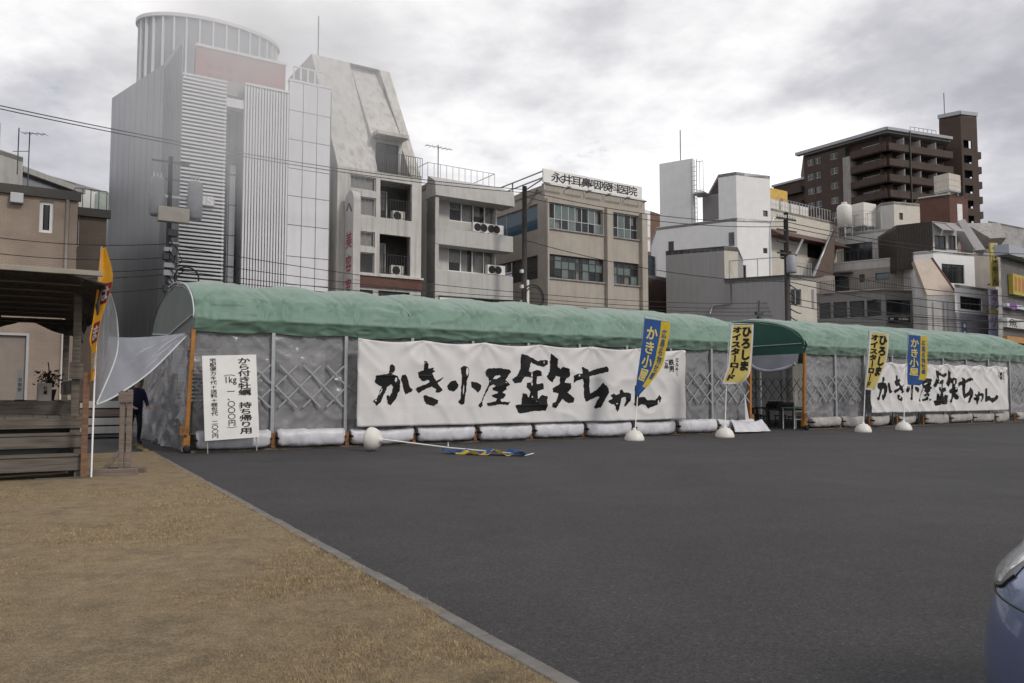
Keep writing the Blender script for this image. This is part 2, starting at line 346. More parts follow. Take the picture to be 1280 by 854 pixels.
# dry grass blades
import numpy as np
rng = np.random.default_rng(3)
NB = 260000
tt = rng.random(NB) ** 0.9; d = 3.0 + 11.5 * rng.random(NB) ** 1.5; ang = radians(-42) + rng.random(NB) * radians(50)
bx = d * np.sin(ang); by = d * np.cos(ang)
side = (bx - K0.x) * KN.x + (by - K0.y) * KN.y; along = (bx - K0.x) * KU.x + (by - K0.y) * KU.y
edge = -0.07 + 0.06 * np.sin(along * 3.1) * np.sin(along * 7.7 + 1) * (rng.random(NB) < 0.5)
dens = np.array([nz(x, y, 5, 1.1) for x, y in zip(bx, by)])
stall_keep = ~((bx < -5.6) & (by > 12.9))
ok = (side < edge) & (dens > -0.75 + 0.55 * rng.random(NB)) & stall_keep; bx, by = bx[ok], by[ok]; n = len(bx)
ne = 9000; te = rng.random(ne) ** 1.4 * 20 ; te = 14.5 - te; se = -0.10 + rng.normal(0, .03, ne) + .02 * np.sin(te * 5)
bx = np.concatenate([bx, K0.x + KU.x * te + KN.x * se]); by = np.concatenate([by, K0.y + KU.y * te + KN.y * se]); n0 = n; n = len(bx)
h = (0.005 + 0.013 * rng.random(n)); h[n0:] *= 1.6; wd = 0.0013 + 0.0018 * rng.random(n) + 0.0003 * np.hypot(bx, by)
a = rng.random(n) * 2 * pi; ln = h * (0.3 + 1.6 * rng.random(n)); la = rng.random(n) * 2 * pi
co = np.empty((n, 3, 3)); z0 = 0.012
co[:, 0] = np.stack([bx - wd * np.cos(a), by - wd * np.sin(a), np.full(n, z0 - .012)], 1)
co[:, 1] = np.stack([bx + wd * np.cos(a), by + wd * np.sin(a), np.full(n, z0 - .012)], 1)
co[:, 2] = np.stack([bx + ln * np.cos(la), by + ln * np.sin(la), z0 + h], 1)
me = bpy.data.meshes.new('grass_blades'); me.vertices.add(n * 3); me.vertices.foreach_set('co', co.reshape(-1))
me.loops.add(n * 3); me.loops.foreach_set('vertex_index', np.arange(n * 3)); me.polygons.add(n); me.polygons.foreach_set('loop_start', np.arange(n) * 3); me.update()
BLADE = M('straw_blade', (0.335, 0.257, 0.152), 0.9, 0.35, 9.0)
me.materials.append(BLADE); o = bpy.data.objects.new('grass_blades', me); COL.objects.link(o)
tag(o, 'short straw coloured dry turf blades covering the lawn', 'grass', kind='stuff')

# ------------------------------------------------------------------ building kit
class Face:
    def __init__(s, P0, P1):
        s.O = Vector(P0); d = Vector(P1) - s.O; s.len = d.length; s.u = d.normalized(); s.n = Vector((-s.u.y, s.u.x)); s.rz = atan2(s.u.y, s.u.x)
    def q(s, px, py, y=0.0):
        d = ray(px, py); O = s.O + s.n * y
        t = (O.x * s.n.x + O.y * s.n.y) / (d.x * s.n.x + d.y * s.n.y); p = CP + d * t
        return (p.xy - O).dot(s.u), p.z
    def rect(s, a, b, c, d, y=0.0):      # top-left and bottom-right pixels -> x0, x1, z0, z1
        x0, z1 = s.q(a, b, y); x1, z0 = s.q(c, d, y); return x0, x1, z0, z1
    def w(s, x, y, z=0.0):
        p = s.O + s.u * x + s.n * y; return Vector((p.x, p.y, z))
def frel(B, f): p = Vector((f.O.x, f.O.y, 0)) - B.location; return p
def fboxes(name, bs, mat, B, f, bevel=0.0): return boxes(name, bs, mat, B, frel(B, f), f.rz, bevel)
def wall(B, f, x0, x1, z0, z1, mat, holes=(), y=0.0, rev=0.22, name='wall'):
    holes = [h for h in holes if h[1] > x0 and h[0] < x1]
    xs = sorted({x0, x1, *[max(x0, min(x1, v)) for h in holes for v in h[:2]]}); zs = sorted({z0, z1, *[max(z0, min(z1, v)) for h in holes for v in h[2:4]]})
    V, Fc = [], []; idx = {}
    def v(x, yy, z):
        k = (round(x, 4), round(yy, 4), round(z, 4))
        if k not in idx: idx[k] = len(V); V.append((x, yy, z))
        return idx[k]
    for i in range(len(xs) - 1):
        for j in range(len(zs) - 1):
            cx, cz = (xs[i] + xs[i + 1]) / 2, (zs[j] + zs[j + 1]) / 2
            if any(h[0] < cx < h[1] and h[2] < cz < h[3] for h in holes): continue
            Fc.append((v(xs[i], y, zs[j]), v(xs[i + 1], y, zs[j]), v(xs[i + 1], y, zs[j + 1]), v(xs[i], y, zs[j + 1])))
    for h in holes:
        a, b, c, d = max(h[0], x0), min(h[1], x1), max(h[2], z0), min(h[3], z1); e = y + rev
        for p, q in (((a, c), (b, c)), ((b, c), (b, d)), ((b, d), (a, d)), ((a, d), (a, c))):
            k = len(V); V += [(p[0], y, p[1]), (q[0], y, q[1]), (q[0], e, q[1]), (p[0], e, p[1])]; Fc.append((k, k + 1, k + 2, k + 3))
    return mo(name, V, Fc, mat, B, frel(B, f), f.rz)
def win(B, f, r, cols=2, rows=(1.0,), y=0.1, fw=0.055, fm=None, pm=None, curtain=0.0, sill=False, name='window'):
    x0, x1, z0, z1 = r; fm = fm or ALU; pm = pm or GLASS
    bs = [(x0, x1, y, y + .06, z0, z0 + fw), (x0, x1, y, y + .06, z1 - fw, z1), (x0, x0 + fw, y + .002, y + .058, z0 + fw, z1 - fw), (x1 - fw, x1, y + .002, y + .058, z0 + fw, z1 - fw)]
    cw = (x1 - x0 - 2 * fw) / cols
    for i in range(1, cols):
        x = x0 + fw + cw * i; bs.append((x - fw * .45, x + fw * .45, y - .004, y + .05, z0 + fw, z1 - fw))
    acc = 0; zr = [z0 + fw]
    for k in rows: acc += k; zr.append(z0 + fw + (z1 - z0 - 2 * fw) * acc / sum(rows))
    for z in zr[1:-1]: bs.append((x0 + fw, x1 - fw, y - .006, y + .045, z - fw * .4, z + fw * .4))
    if sill: bs.append((x0 - .05, x1 + .05, -.06, y - .01, z0 - .07, z0 - .003))
    wo = fboxes(name, bs, fm, B, f)
    for i in range(cols):
        for j in range(len(zr) - 1):
            xa = x0 + fw + cw * i; V, Fc = [], []
            boxv(xa + fw * .3, xa + cw - fw * .3, y + .02, y + .03, zr[j] + .02, zr[j + 1] - .02, V, Fc)
            p = pm if not isinstance(pm, (list, tuple)) else random.choice(pm)
            mo('pane', V, Fc, p, wo)
        if curtain and random.random() < curtain:
            xa = x0 + fw + cw * i; k = random.choice((1.0, 1.0, .7)); zc = z1 - (z1 - z0) * random.choice((1, 1, .6, .4))
            grid('curtain', lambda a, b: (xa + cw * k * a, y + .16 + .025 * sin(a * 26), z1 - (z1 - zc) * b), 24, 1, CURT, wo)
    return wo
def building(name, foot, label, z1, mat, skip=(), roof=None, cat='building', z0=-0.05, group=None, roofmat=None):
    """foot: counter-clockwise plan points. Walls of every edge not in skip, and a roof slab."""
    B = empty(name, (foot[0].x, foot[0].y, 0), 0, label, cat, group)
    n = len(foot); fs = [Face(foot[i], foot[(i + 1) % n]) for i in range(n)]
    for i, f in enumerate(fs):
        if i not in skip: wall(B, f, 0, f.len, z0, z1, mat)
    c = foot[0]
    prism('roof', [(p.x - c.x, p.y - c.y) for p in foot], z1 - 0.3, z1 - 0.04, roofmat or CONC, B)
    return B, fs
def room(B, f, x0, x1, z0, z1, d=2.5, mat=None):
    fboxes('interior', [(x0, x1, d, d + .1, z0, z1)], mat or ROOM, B, f)
def rail(B, f, x0, x1, y, z0, z1, mat, step=0.25, r=0.02, name='railing', mid=True):
    L_ = [[(x0, y, z1), (x1, y, z1)]]
    if mid: L_.append([(x0, y, z0 + .08), (x1, y, z0 + .08)])
    n = max(2, int(abs(x1 - x0) / step))
    for i in range(n + 1): x = x0 + (x1 - x0) * i / n; L_.append([(x, y, z0), (x, y, z1)])
    V, Fc = [], []
    for p in L_: tubev(p, r, V, Fc, 5)
    return mo(name, V, Fc, mat, B, frel(B, f), f.rz)
SYAW = radians(57); SU = Vector((sin(SYAW), cos(SYAW))); SV = Vector((-cos(SYAW), sin(SYAW))); SO = Vector((2.5, 50.0))
def st(px, off=0.0, py=300): return line_at(px, SO + SV * off, SU, py)

# ---- beige tiled house, far left
a, b = st(-190), st(98, 0, 240); fo = [a, b, b + SV * 9, a + SV * 9]
f0 = Face(a, b); ztop = f0.q(60, 238)[1]
B, fs = building('tiled_house', fo, 'beige tiled three storey house with narrow windows behind the wooden deck', ztop, BEIG, skip=(0,)); f = fs[0]
r1 = f.rect(50, 251, 66, 292); r2 = f.rect(-55, 350, 53, 374); r3 = f.rect(-20, 418, 30, 505)
wall(B, f, 0, f.len, -.05, ztop, BEIG, [r1, r2, r3]); room(B, f, 0, f.len, 0, ztop - .3)
win(B, f, r1, 1, fm=WPAINT, fw=.14); win(B, f, r2, 3, fm=WPAINT, sill=True); fboxes('shutter_door', [(r3[0], r3[1], .12, .16, 0, r3[3])], M('brown_grey_shutter', (.24, .20, .17), .6, .08), B, f)
fboxes('door_frame', [(r3[0] - .1, r3[0], -.02, .1, 0, r3[3] + .1), (r3[1], r3[1] + .1, -.02, .1, 0, r3[3] + .1), (r3[0], r3[1], -.02, .1, r3[3], r3[3] + .1)], ALU, B, f)
fboxes('cornice', [(-.1, f.len + .12, -.15, .05, ztop - .35, ztop + .06)], FRD, B, f)
x, z = f.q(83, 300); tubes('downpipe', [[(x, -.08, .1), (x, -.08, ztop - .3)]], .07, CREAM, B, frel(B, f), f.rz)
x, z = f.q(21, 248); fboxes('vent_hood', [(x - .25, x + .25, -.3, 0, z - .25, z + .2)], ALU, B, f, .03)
# set-back wing of taupe tile
a = b + SV * 2.2 + SU * .02; b2 = line_at(134, a, SU, 260); fo = [a, b2, b2 + SV * 7, a + SV * 7]; fz = Face(a, b2).q(115, 264)[1]
B, fs = building('tiled_wing', fo, 'dark taupe tiled low wing with roof railing beside the beige house', fz, BEIGD, skip=(0,)); f = fs[0]
r1 = f.rect(94, 268, 99, 308); wall(B, f, 0, f.len, -.05, fz, BEIGD, [r1]); win(B, f, r1, 1, fm=WPAINT); room(B, f, 0, f.len, 0, fz - .3)
fboxes('cornice', [(0.0, f.len + .15, -.2, .05, fz - .3, fz + .1)], FRD, B, f)
rail(B, f, 0.0, f.len, .3, fz, fz + 1.1, METD, .3, .02)
# rooftops behind the beige house
def block(name, label, pts, top, mat, back=8, skip=(), **k):
    """plain block whose front runs through the (px, depth) points; top = (px, py) of the first edge"""
    P = [P2(*p) for p in pts]; d = (P[-1] - P[0]).normalized(); nrm = Vector((-d.y, d.x))
    fo = P + [P[-1] + P[-1].normalized() * back, P[0] + (P[0].normalized() + d * .04).normalized() * back]; z = Face(P[0], P[1]).q(*top)[1] if isinstance(top, tuple) else top
    return (*building(name, fo, label, z, mat, skip=skip, **k), z)
B, fs, z = block('white_house', 'plain pale rendered house with stair hut and aerials behind the beige tiled house', [(-60, 42), (25, 46)], (0, 187), LGREY)
c = fs[0].w(fs[0].len * .55, 2.5); boxes('stair_hut', [(-1.6, 1.2, -1.5, 1.5, z, z + 1.9)], CREAM, B, c - B.location, fs[0].rz)
B2, fs2, z2 = block('grey_house', 'low grey block with flat white parapet behind the beige tiled house', [(24, 47), (97, 52)], (27, 214), METG)
fboxes('parapet', [(-.2, fs2[0].len + .2, -.3, .2, z2 - .1, z2 + .25)], LGREY, B2, fs2[0])
B3, fs3, z3 = block('cream_house', 'pale green and white box house squeezed beside the silver building', [(60, 56), (137, 61)], (62, 219), WHITE)
fboxes('side_panel', [(fs3[0].len * .72, fs3[0].len * 1.0, -.3, -.05, z3 - 6, z3 - .4)], M('pale_green_panel', (.42, .48, .42), .6), B3, fs3[0])
for px, Y, y0, y1, lab in ((35, 45, 165, 222, 'television aerial with one crossbar on the pale rendered house roof'), (22, 44, 160, 205, 'bare mast aerial on the pale rendered house roof')):
    p0 = at(px, y1, Y); p1 = at(px, y0, Y); t = empty('roof_aerial', p0, 0, lab, 'aerial'); hh = p1.z - p0.z
    tubes('mast', [[(0, 0, -.6), (0, 0, hh)]], .03, METD, t)
    if px == 35:
        tubes('crossbar', [[(-.45, 0, hh - .05), (.75, .3, hh - .05)]], .02, METD, t)
        for k in range(5): tubes('element', [[(-.4 + .28 * k, -.25 + .07 * k, hh - .05), (-.4 + .28 * k, .35 + .07 * k, hh - .05)]], .012, METD, t, n=5)
    else: tubes('crossbar', [[(-.3, 0, hh * .35), (.6, 0, hh * .35)]], .02, METD, t)

# ---- silver louvred building
c0 = st(224); c1 = st(412); fA = Face(c0, c1)
lb = P2(140, 46.5, 122); lm = P2(205, 41.5, 100)
fo = [lm, c0 + SV * .35, c1 + SV * .35, c1 + SV * 14, P2(150, 60)]
fo = [c0 + SV * 1.0, c1 + SV * .35, c1 + SV * 15, lb, lm]
zf = fA.q(361, 101)[1]; zlm = Face(lm, lb).q(205, 80)[1]
B = empty('silver_building', (c0.x, c0.y, 0), 0, 'tall silver building clad in white louvres with a glazed oval drum on its roof', 'building')
f = fA
xl0, xl1 = f.q(225, 220)[0], f.q(281, 220)[0]; xg1 = f.q(303, 220)[0]; xv1 = f.q(359, 220)[0]; xp1 = f.q(412, 220)[0]
zl = f.q(228, 92)[1]; zv = f.q(306, 107)[1]; zp = f.q(361, 101)[1]
wall(B, f, xl0, xl1, -.05, zl - .1, METD, y=.35, name='backing_wall'); wall(B, f, xg1, xp1, -.05, min(zv, zp) - .1, METK, y=.35, name='backing_wall')
fL = Face(lb, lm)
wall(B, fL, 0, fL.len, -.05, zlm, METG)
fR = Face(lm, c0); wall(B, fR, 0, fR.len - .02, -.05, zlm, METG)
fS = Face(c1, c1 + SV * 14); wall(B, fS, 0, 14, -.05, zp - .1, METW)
cc = c0
prism('roof', [(p.x - cc.x, p.y - cc.y) for p in (c0 + SV * .5 + SU * .3, c1 + SV * .5 - SU * .1, c1 + SV * 13.8 - SU * .1, lb + SU * .5 + SV * .2, lm + SU * .4)], zf - 1.2, zf - .5, CONC, B)
# raised side flank cap and ribs of the left wall
for k in range(9):
    x = fL.len * (k + .5) / 9; fboxes('panel_seam', [(x - .012, x + .012, -.008, 0, 0, zlm)], METG, B, fL)
for k in range(14):
    x = fR.len * (k + .5) / 14; fboxes('corrugation', [(x - .06, x + .06, -.05, 0, 0, zlm - .3)], METG, B, fR)
# horizontal louvre slats
n = 86; V, Fc = [], []; boxv(0, xl1 - xl0, -.10, -.03, -.047, .047, V, Fc); sm = None
for i in range(n):
    z = 1.0 + (zl - 1.0) * i / (n - 1)
    if sm is None: o = mo('louvre_slat', V, Fc, METW, B, frel(B, f), f.rz); sm = o.data
    else: o = bpy.data.objects.new('louvre_slat', sm); COL.objects.link(o); o.parent = B; o.rotation_euler = (radians(-12), 0, f.rz)
    o.location = frel(B, f) + Vector((f.u.x * xl0, f.u.y * xl0, z)); o.rotation_euler = (0, 0, f.rz)
# glazed recess between the louvres
room(B, f, xl1, xg1, 0, zl, 3.0)
gz = f.q(285, 133)[1]
win(B, f, (xl1 + .02, xg1 - .02, 3.0, gz), 2, (1,) * 8, y=.9, fm=METD, pm=GLASS, fw=.05)
fboxes('recess_side', [(xl1 - .05, xl1, .1, 1.4, 0, gz), (xg1, xg1 + .05, .1, 1.4, 0, gz)], METG, B, f)
fboxes('lintel', [(xl1, xg1, .0, .5, gz, f.q(285, 122)[1])], METW, B, f)
# vertical fins
nv = 16; V, Fc = [], []; boxv(-.045, .045, -.12, .02, 2.0, zv, V, Fc); sm = None
for i in range(nv):
    x = xg1 + .06 + (xv1 - xg1 - .12) * i / (nv - 1)
    if sm is None: o = mo('vertical_fin', V, Fc, METW, B); sm = o.data
    else: o = bpy.data.objects.new('vertical_fin', sm); COL.objects.link(o); o.parent = B
    o.location = frel(B, f) + Vector((f.u.x * x, f.u.y * x, 0)); o.rotation_euler = (0, 0, f.rz)
fboxes('louvre_frame', [(xg1, xv1, -.18, .12, zv, zv + .12)], METW, B, f)
# white cladding panels
zs = [1.0] + [f.q(380, y)[1] for y in (357, 322, 283, 247, 213, 177, 141)] + [zp]
zs = sorted(set(round(z, 3) for z in zs)); xs = [xv1 + .02, f.q(377.5, 220)[0], f.q(395, 220)[0], xp1]
for i in range(3):
    for j in range(len(zs) - 1):
        fboxes('cladding_panel', [(xs[i] + .018, xs[i + 1] - .018, -.03, .2, zs[j] + .018, zs[j + 1] - .018)], METW, B, f)
fboxes('panel_cap', [(xs[0], xp1 + .03, -.06, .3, zp, zp + .12)], METW, B, f)
# faded red sign panel
ry = .9
x0, z1 = f.q(245, 57, ry); x1, _ = f.q(357, 85, ry); z0 = f.q(300, 132, ry)[1]
RED = M('faded_red_panel', (.34, .17, .155), .6, .12, .5, streak=.25)
fboxes('red_panel', [(x0, x1, ry, ry + .3, z0, z1)], RED, B, f)
fboxes('panel_trim', [(x0, x1 + .05, ry - .06, ry + .32, z1, z1 + .14)], WHITE, B, f)
for i in range(3):
    for j in range(3):
        x = x0 + .7 + i * .5; z = z1 - .9 - j * .5; fboxes('emblem_dot', [(x - .13, x + .13, ry - .012, ry, z - .13, z + .13)], M('dull_red_mark', (.25, .11, .10), .6), B, f)
# oval glazed drum
pc = P2(263, 50.5, 60); dc = Vector((pc.x, pc.y, 0)); ea, eb = 4.25, 2.6
ztd = at(228, 25, dc.y - 2.4).z; zbd = zf - .6
def ell(t, k=1.0): return (ea * k * cos(t), eb * k * sin(t))
dr = frel(B, f); dl = dc - B.location
V, Fc = [], []; nn = 64
for i in range(nn):
    t = 2 * pi * i / nn; x, y = ell(t, .97); V += [(x, y, zbd), (x, y, ztd - .1)]
Fc = [(2 * i, 2 * ((i + 1) % nn), 2 * ((i + 1) % nn) + 1, 2 * i + 1) for i in range(nn)]
mo('drum_glazing', V, Fc, M('drum_glass', (.24, .25, .27), .2, .12, .5, spec=.7), B, dl, f.rz, smooth=True)
for i in range(34):
    t = 2 * pi * i / 34; x, y = ell(t)
    boxes('drum_mullion', [(-.05, .05, -.1, .06, zbd, ztd - .12)], METW, B, dl + Vector((x * f.u.x - y * f.u.y, x * f.u.y + y * f.u.x, 0)), f.rz + atan2(sin(t) * ea, cos(t) * eb) - pi / 2)
V, Fc = [], []
for i in range(nn):
    t = 2 * pi * i / nn
    for k, z in ((1.0, ztd - .14), (1.045, ztd - .14), (1.045, ztd + .08), (1.0, ztd + .08)): x, y = ell(t, k); V.append((x, y, z))
for i in range(nn):
    j = (i + 1) % nn
    for k in range(4): Fc.append((4 * i + k, 4 * j + k, 4 * j + (k + 1) % 4, 4 * i + (k + 1) % 4))
Fc.append(tuple(4 * i + 3 for i in range(nn)))
mo('drum_rim', V, Fc, METW, B, dl, f.rz)
# roof railing and sign letters, cap of the flank
x0, z0 = f.q(367, 104, .6); x1, _ = f.q(402, 111, .6); z1 = f.q(367, 83, .6)[1]
rail(B, f, x0, x1, .6, z0 - .3, z1, WPAINT, .35, .05)
x0, z1 = f.q(236, 242, -.3); x1, z0 = f.q(268, 258, -.3)
o = fboxes('name_sign', [(x0, x1, -.28, -.2, z0, z1)], ALU, B, f)
V2, F2 = [], []
for i, ch in enumerate('ANS'): V2, F2 = [], []; put_glyph(ch, x0 + (x1 - x0) * (i + .5) / 3, (z0 + z1) / 2, (x1 - x0) * .26, (z1 - z0) * .8, V2, F2, .0, full=False); conform('character', V2, F2, lambda a, b: Vector((a, -.285, b)), WPAINT, o)

# ---- sloped concrete building with balconies
c0 = st(421); c1 = st(526.5); f = Face(c0, c1); W = f.len
B = empty('concrete_building', (c0.x, c0.y, 0), 0, 'weathered concrete building whose upper front slopes back above recessed balconies', 'building')
zs0 = f.q(425, 207)[1]; fl = Face(c0, c0 + SV * 10)
R = at(385, 67, 46.1); Ys = 4.6; zr = R.z
holes = []
def hr(*a): r = f.rect(*a); holes.append(r); return r
wr = [hr(438, 217.6, 470, 239.8), hr(438, 243.5, 470, 271.4), hr(438, 287, 468.5, 309.6), hr(438, 313.5, 468, 342.4)]
bal = [hr(475.5, 224.6, 514.7, 276.8), hr(474.5, 292, 512.8, 345.2)]
gr_ = [hr(440, 361, 466, 385), hr(473, 363, 512, 388)]
bz1 = f.q(438, 343.3)[1]; bz0 = f.q(438, 357)[1]
wall(B, f, 0, W, -.05, zs0, OLDC, holes)
wall(B, Face(c1, c1 + SV * 12), 0, 12, -.05, zs0, OLDC); wall(B, Face(c0 + SV * 12, c0), 0, 12, -.05, zs0, OLDC)
room(B, f, 0, W, 0, zs0 - .2, 1.9)
fboxes('brick_band', [(f.q(437, 350)[0], W + .02, -.12, -.003, bz0, bz1)], BRICK, B, f)
fboxes('ledge', [(f.q(437, 350)[0] - .02, W + .08, -.2, 0, bz1, bz1 + .1)], OLDC, B, f)
for r in wr: win(B, f, r, 1, fm=ALU, curtain=.5, pm=GLASSC)
for r in gr_: win(B, f, r, 2, fm=FRD)
for r in bal:
    win(B, f, (r[0] + .2, r[1] - .9, r[2] + .1, r[3] - .25), 2, y=1.4, fm=ALU, curtain=.8, pm=GLASSC)
    rail(B, f, r[0], r[1], .06, r[2], r[2] + 1.1, METD, .16, .016)
    fboxes('balcony_slab', [(r[0], r[1], 0.02, 1.9, r[2] - .12, r[2] - .002)], OLDC, B, f)
# sloping front: two flanking ribs and a recessed slope with a penthouse balcony
def slope(y): return zs0 + (zr - zs0) * y / Ys
def slab(name, x0, x1, y0, y1, dep, mat):
    n_ = Vector((0, zr - zs0, -Ys)).normalized() * dep
    pts = [(x0, y0, slope(y0)), (x1, y0, slope(y0)), (x1, y1, slope(y1)), (x0, y1, slope(y1))]
    V = pts + [(p[0], p[1] + n_.y, p[2] + n_.z) for p in pts]
    return mo(name, V, [(0, 1, 2, 3), (7, 6, 5, 4), (0, 4, 5, 1), (1, 5, 6, 2), (2, 6, 7, 3), (3, 7, 4, 0)], mat, B, frel(B, f), f.rz)
xa, xb = W * .47, W * .86
slab('sloped_wall', 0, xa, 0, Ys, .3, OLDC); slab('sloped_rib', xb, W, 0, Ys, .5, OLDC)
# recess floor: set back 0.9 and starting higher
rb = [(xa, 1.1, zs0), (xb, 1.1, zs0), (xb, 1.1, zs0 + 2.4), (xa, 1.1, zs0 + 2.4)]
mo('recessed_slope', [(xa, 1.1, zs0 + 2.4), (xb, 1.1, zs0 + 2.4), (xb, Ys + .5, zr), (xa, Ys + .5, zr)], [(0, 1, 2, 3)], OLDC, B, frel(B, f), f.rz)
mo('recess_wall', rb, [(0, 1, 2, 3)], OLDC, B, frel(B, f), f.rz)
mo('recess_cheek', [(xb - .002, 0, zs0), (xb - .002, 1.1, zs0), (xb - .002, 1.1, zs0 + 2.4), (xb - .002, Ys + .5, zr), (xb - .002, Ys, zr)], [(0, 1, 2, 3, 4)], OLDC, B, frel(B, f), f.rz)
mo('recess_cheek', [(xa + .002, 0, zs0), (xa + .002, 1.1, zs0), (xa + .002, 1.1, zs0 + 2.4), (xa + .002, Ys + .5, zr), (xa + .002, Ys, zr)], [(0, 1, 2, 3, 4)], OLDC, B, frel(B, f), f.rz)
win(B, f, (xa + .3, xb - .3, zs0 + .1, zs0 + 2.0), 2, y=1.0, fm=METD)
fboxes('canopy', [(xa, xb, .2, 1.1, zs0 + 2.25, zs0 + 2.45)], OLDC, B, f)
rail(B, f, xa - .1, W * 1.0, -.08, zs0, zs0 + 1.15, METD, .14, .018)
fboxes('floor_slab', [(0.01, W - .01, .01, 5, zs0 - .25, zs0 - .05)], OLDC, B, f)
fr = frel(B, f)
mo('gable_wall', [(W - .01, 0, zs0), (W - .01, 9, zs0), (W - .01, 9, zr), (W - .01, Ys, zr)], [(0, 1, 2, 3)], OLDC, B, fr, f.rz)
mo('gable_wall', [(0.01, 0, zs0), (0.01, 9, zs0), (0.01, 9, zr), (0.01, Ys, zr)], [(3, 2, 1, 0)], OLDC, B, fr, f.rz)
mo('roof', [(0, Ys, zr), (W, Ys, zr), (W, 9, zr), (0, 9, zr)], [(0, 1, 2, 3)], CONC, B, fr, f.rz)
tubes('lightning_rod', [[(.6, Ys + .6, zr - .1), (.6, Ys + .6, zr + 2.7)]], .035, METD, B, fr, f.rz)
BALC = [(f.w((r[0] + r[1]) / 2 + .45, .75, r[2] + .003), f.rz) for r in bal]
# projecting salon sign in front of it
x0 = f.q(430, 300)[0]; zt, zb = f.q(438, 243)[1], 3.2; ydep = -1.32
S = empty('projecting_sign', f.w(x0 + .2, 0), f.rz, 'tall narrow rounded blade sign with red and black characters on the concrete building', 'sign')
prof = [(-.1, zb), (ydep, zb)] + [(-.71 + .61 * cos(t), zt - .61 + .61 * sin(t)) for t in [pi - pi * k / 12 for k in range(13)]]
n_ = len(prof); V = [(-.2, y, z) for y, z in prof] + [(.2, y, z) for y, z in prof]
mo('sign_box', V, [tuple(range(n_)), tuple(range(2 * n_ - 1, n_ - 1, -1))] + [(i, n_ + i, n_ + (i + 1) % n_, (i + 1) % n_) for i in range(n_)], M('sign_face_grey', (.50, .48, .47), .6, .08, 2, streak=.5, dirt=(.3, .24, .17)), S)
RC = M('sign_red', (.30, .04, .06), .5); zspan = zt - zb
for ch, k, mt in (('ヘ', .10, BLK), ('美', .30, RC), ('容', .44, RC), ('室', .58, RC), ('サ', .72, RC)):
    V2, F2 = [], []; put_glyph(ch, 0, zt - zspan * k, .85, .95, V2, F2, .1)
    conform('character', V2, F2, lambda a, b: Vector((-.208, -.72 - a, b)), mt, S, stag=(-.0006, 0, 0))

# ---- pale four storey block
c0 = st(544); c1 = st(641.5); f = Face(c0, c1); W = f.len
B = empty('pale_block', (c0.x, c0.y, 0), 0, 'pale grey block with overhanging bands and roof railing between the concrete building and the clinic', 'building')
zt = f.q(545, 222)[1]; yb = 1.0      # the window wall is set back behind the bands
fb = Face(f.w(0, yb).to_2d(), f.w(W, yb).to_2d())
h1 = fb.rect(561.4, 249.7, 621.8, 283.7); h2 = fb.rect(560.4, 308.3, 620.6, 344.6)
wall(B, fb, .25, W - .9, -.05, zt - .5, LGREY, [h1, h2], name='wall'); room(B, f, .25, W - .9, 0, zt - .6, 4)
wall(B, Face(fb.w(W - .9, 0).to_2d(), fb.w(W - .9, 9).to_2d()), 0, 9, -.05, zt - .5, LGREY); wall(B, Face(c0 + SV * 10, c0 + SV * .002), 0, 10, -.05, zt - .35, LGREY)
fboxes('side_wall', [(0, .25, .03, yb + .1, -.05, zt - .4)], LGREY, B, f)
for r in (h1, h2): win(B, fb, r, 4, y=.08, fm=WPAINT, curtain=.9, pm=GLASSC, fw=.075)
# joint lines in the render
for k in range(1, 7): fboxes('panel_joint', [(.25 + (W - 1.2) * k / 7 - .012, .25 + (W - 1.2) * k / 7 + .012, yb - .006, yb + .0, h2[3] + .3, h1[2] - 1.9 + 1.0)], GREYW, B, f)
for (pa, pb) in ((283.7, 304.8), (337, 369)):
    za, zb_ = f.q(544.5, pa)[1], f.q(544.5, pb)[1]; fboxes('band', [(0.005, W, 0, yb - .02, zb_, za)], LGREY, B, f, .03)
za, zb_ = f.q(545, 226)[1], f.q(545.7, 244.3)[1]
mo('parapet', [(-.02, -.1, zb_), (W + .05, -.1, zb_), (W + .05, .0, za), (-.02, .0, za), (-.02, .9, zt + .3), (W - .4, .9, zt + .3), (-.02, 1.4, zb_), (W + .05, 1.4, zb_)], [(0, 1, 2, 3), (3, 2, 5, 4), (0, 6, 7, 1), (1, 7, 5, 2), (0, 3, 4, 6), (6, 4, 5, 7)], LGREY, B, frel(B, f), f.rz)
boxes('roof', [(0, W - .6, .9, 10, zt - .5, zt - .1)], CONC, B, frel(B, f), f.rz)
rail(B, f, 0.1, W - .6, 1.2, zt - .1, zt + 1.2, ALU, .4, .02)
tubes('railing', [[(0.1, 1.2, zt + 1.2), (.1, 8, zt + 1.2)], [(W - .6, 1.2, zt + 1.2), (W - .6, 8, zt + 1.2)], [(.1, 4, zt), (.1, 4, zt + 1.2)], [(.1, 8, zt), (.1, 8, zt + 1.2)], [(W - .6, 4, zt), (W - .6, 4, zt + 1.2)]], .022, ALU, B, frel(B, f), f.rz)
zg = f.q(560, 371)[1]; fboxes('shop_sign', [(.3, 2.0, -.05, .02, zg - 1.0, zg - .05)], WPAINT, B, f); fboxes('shop_front', [(2.1, W - .2, .3, .4, 0, zg - .2)], METD, B, f)
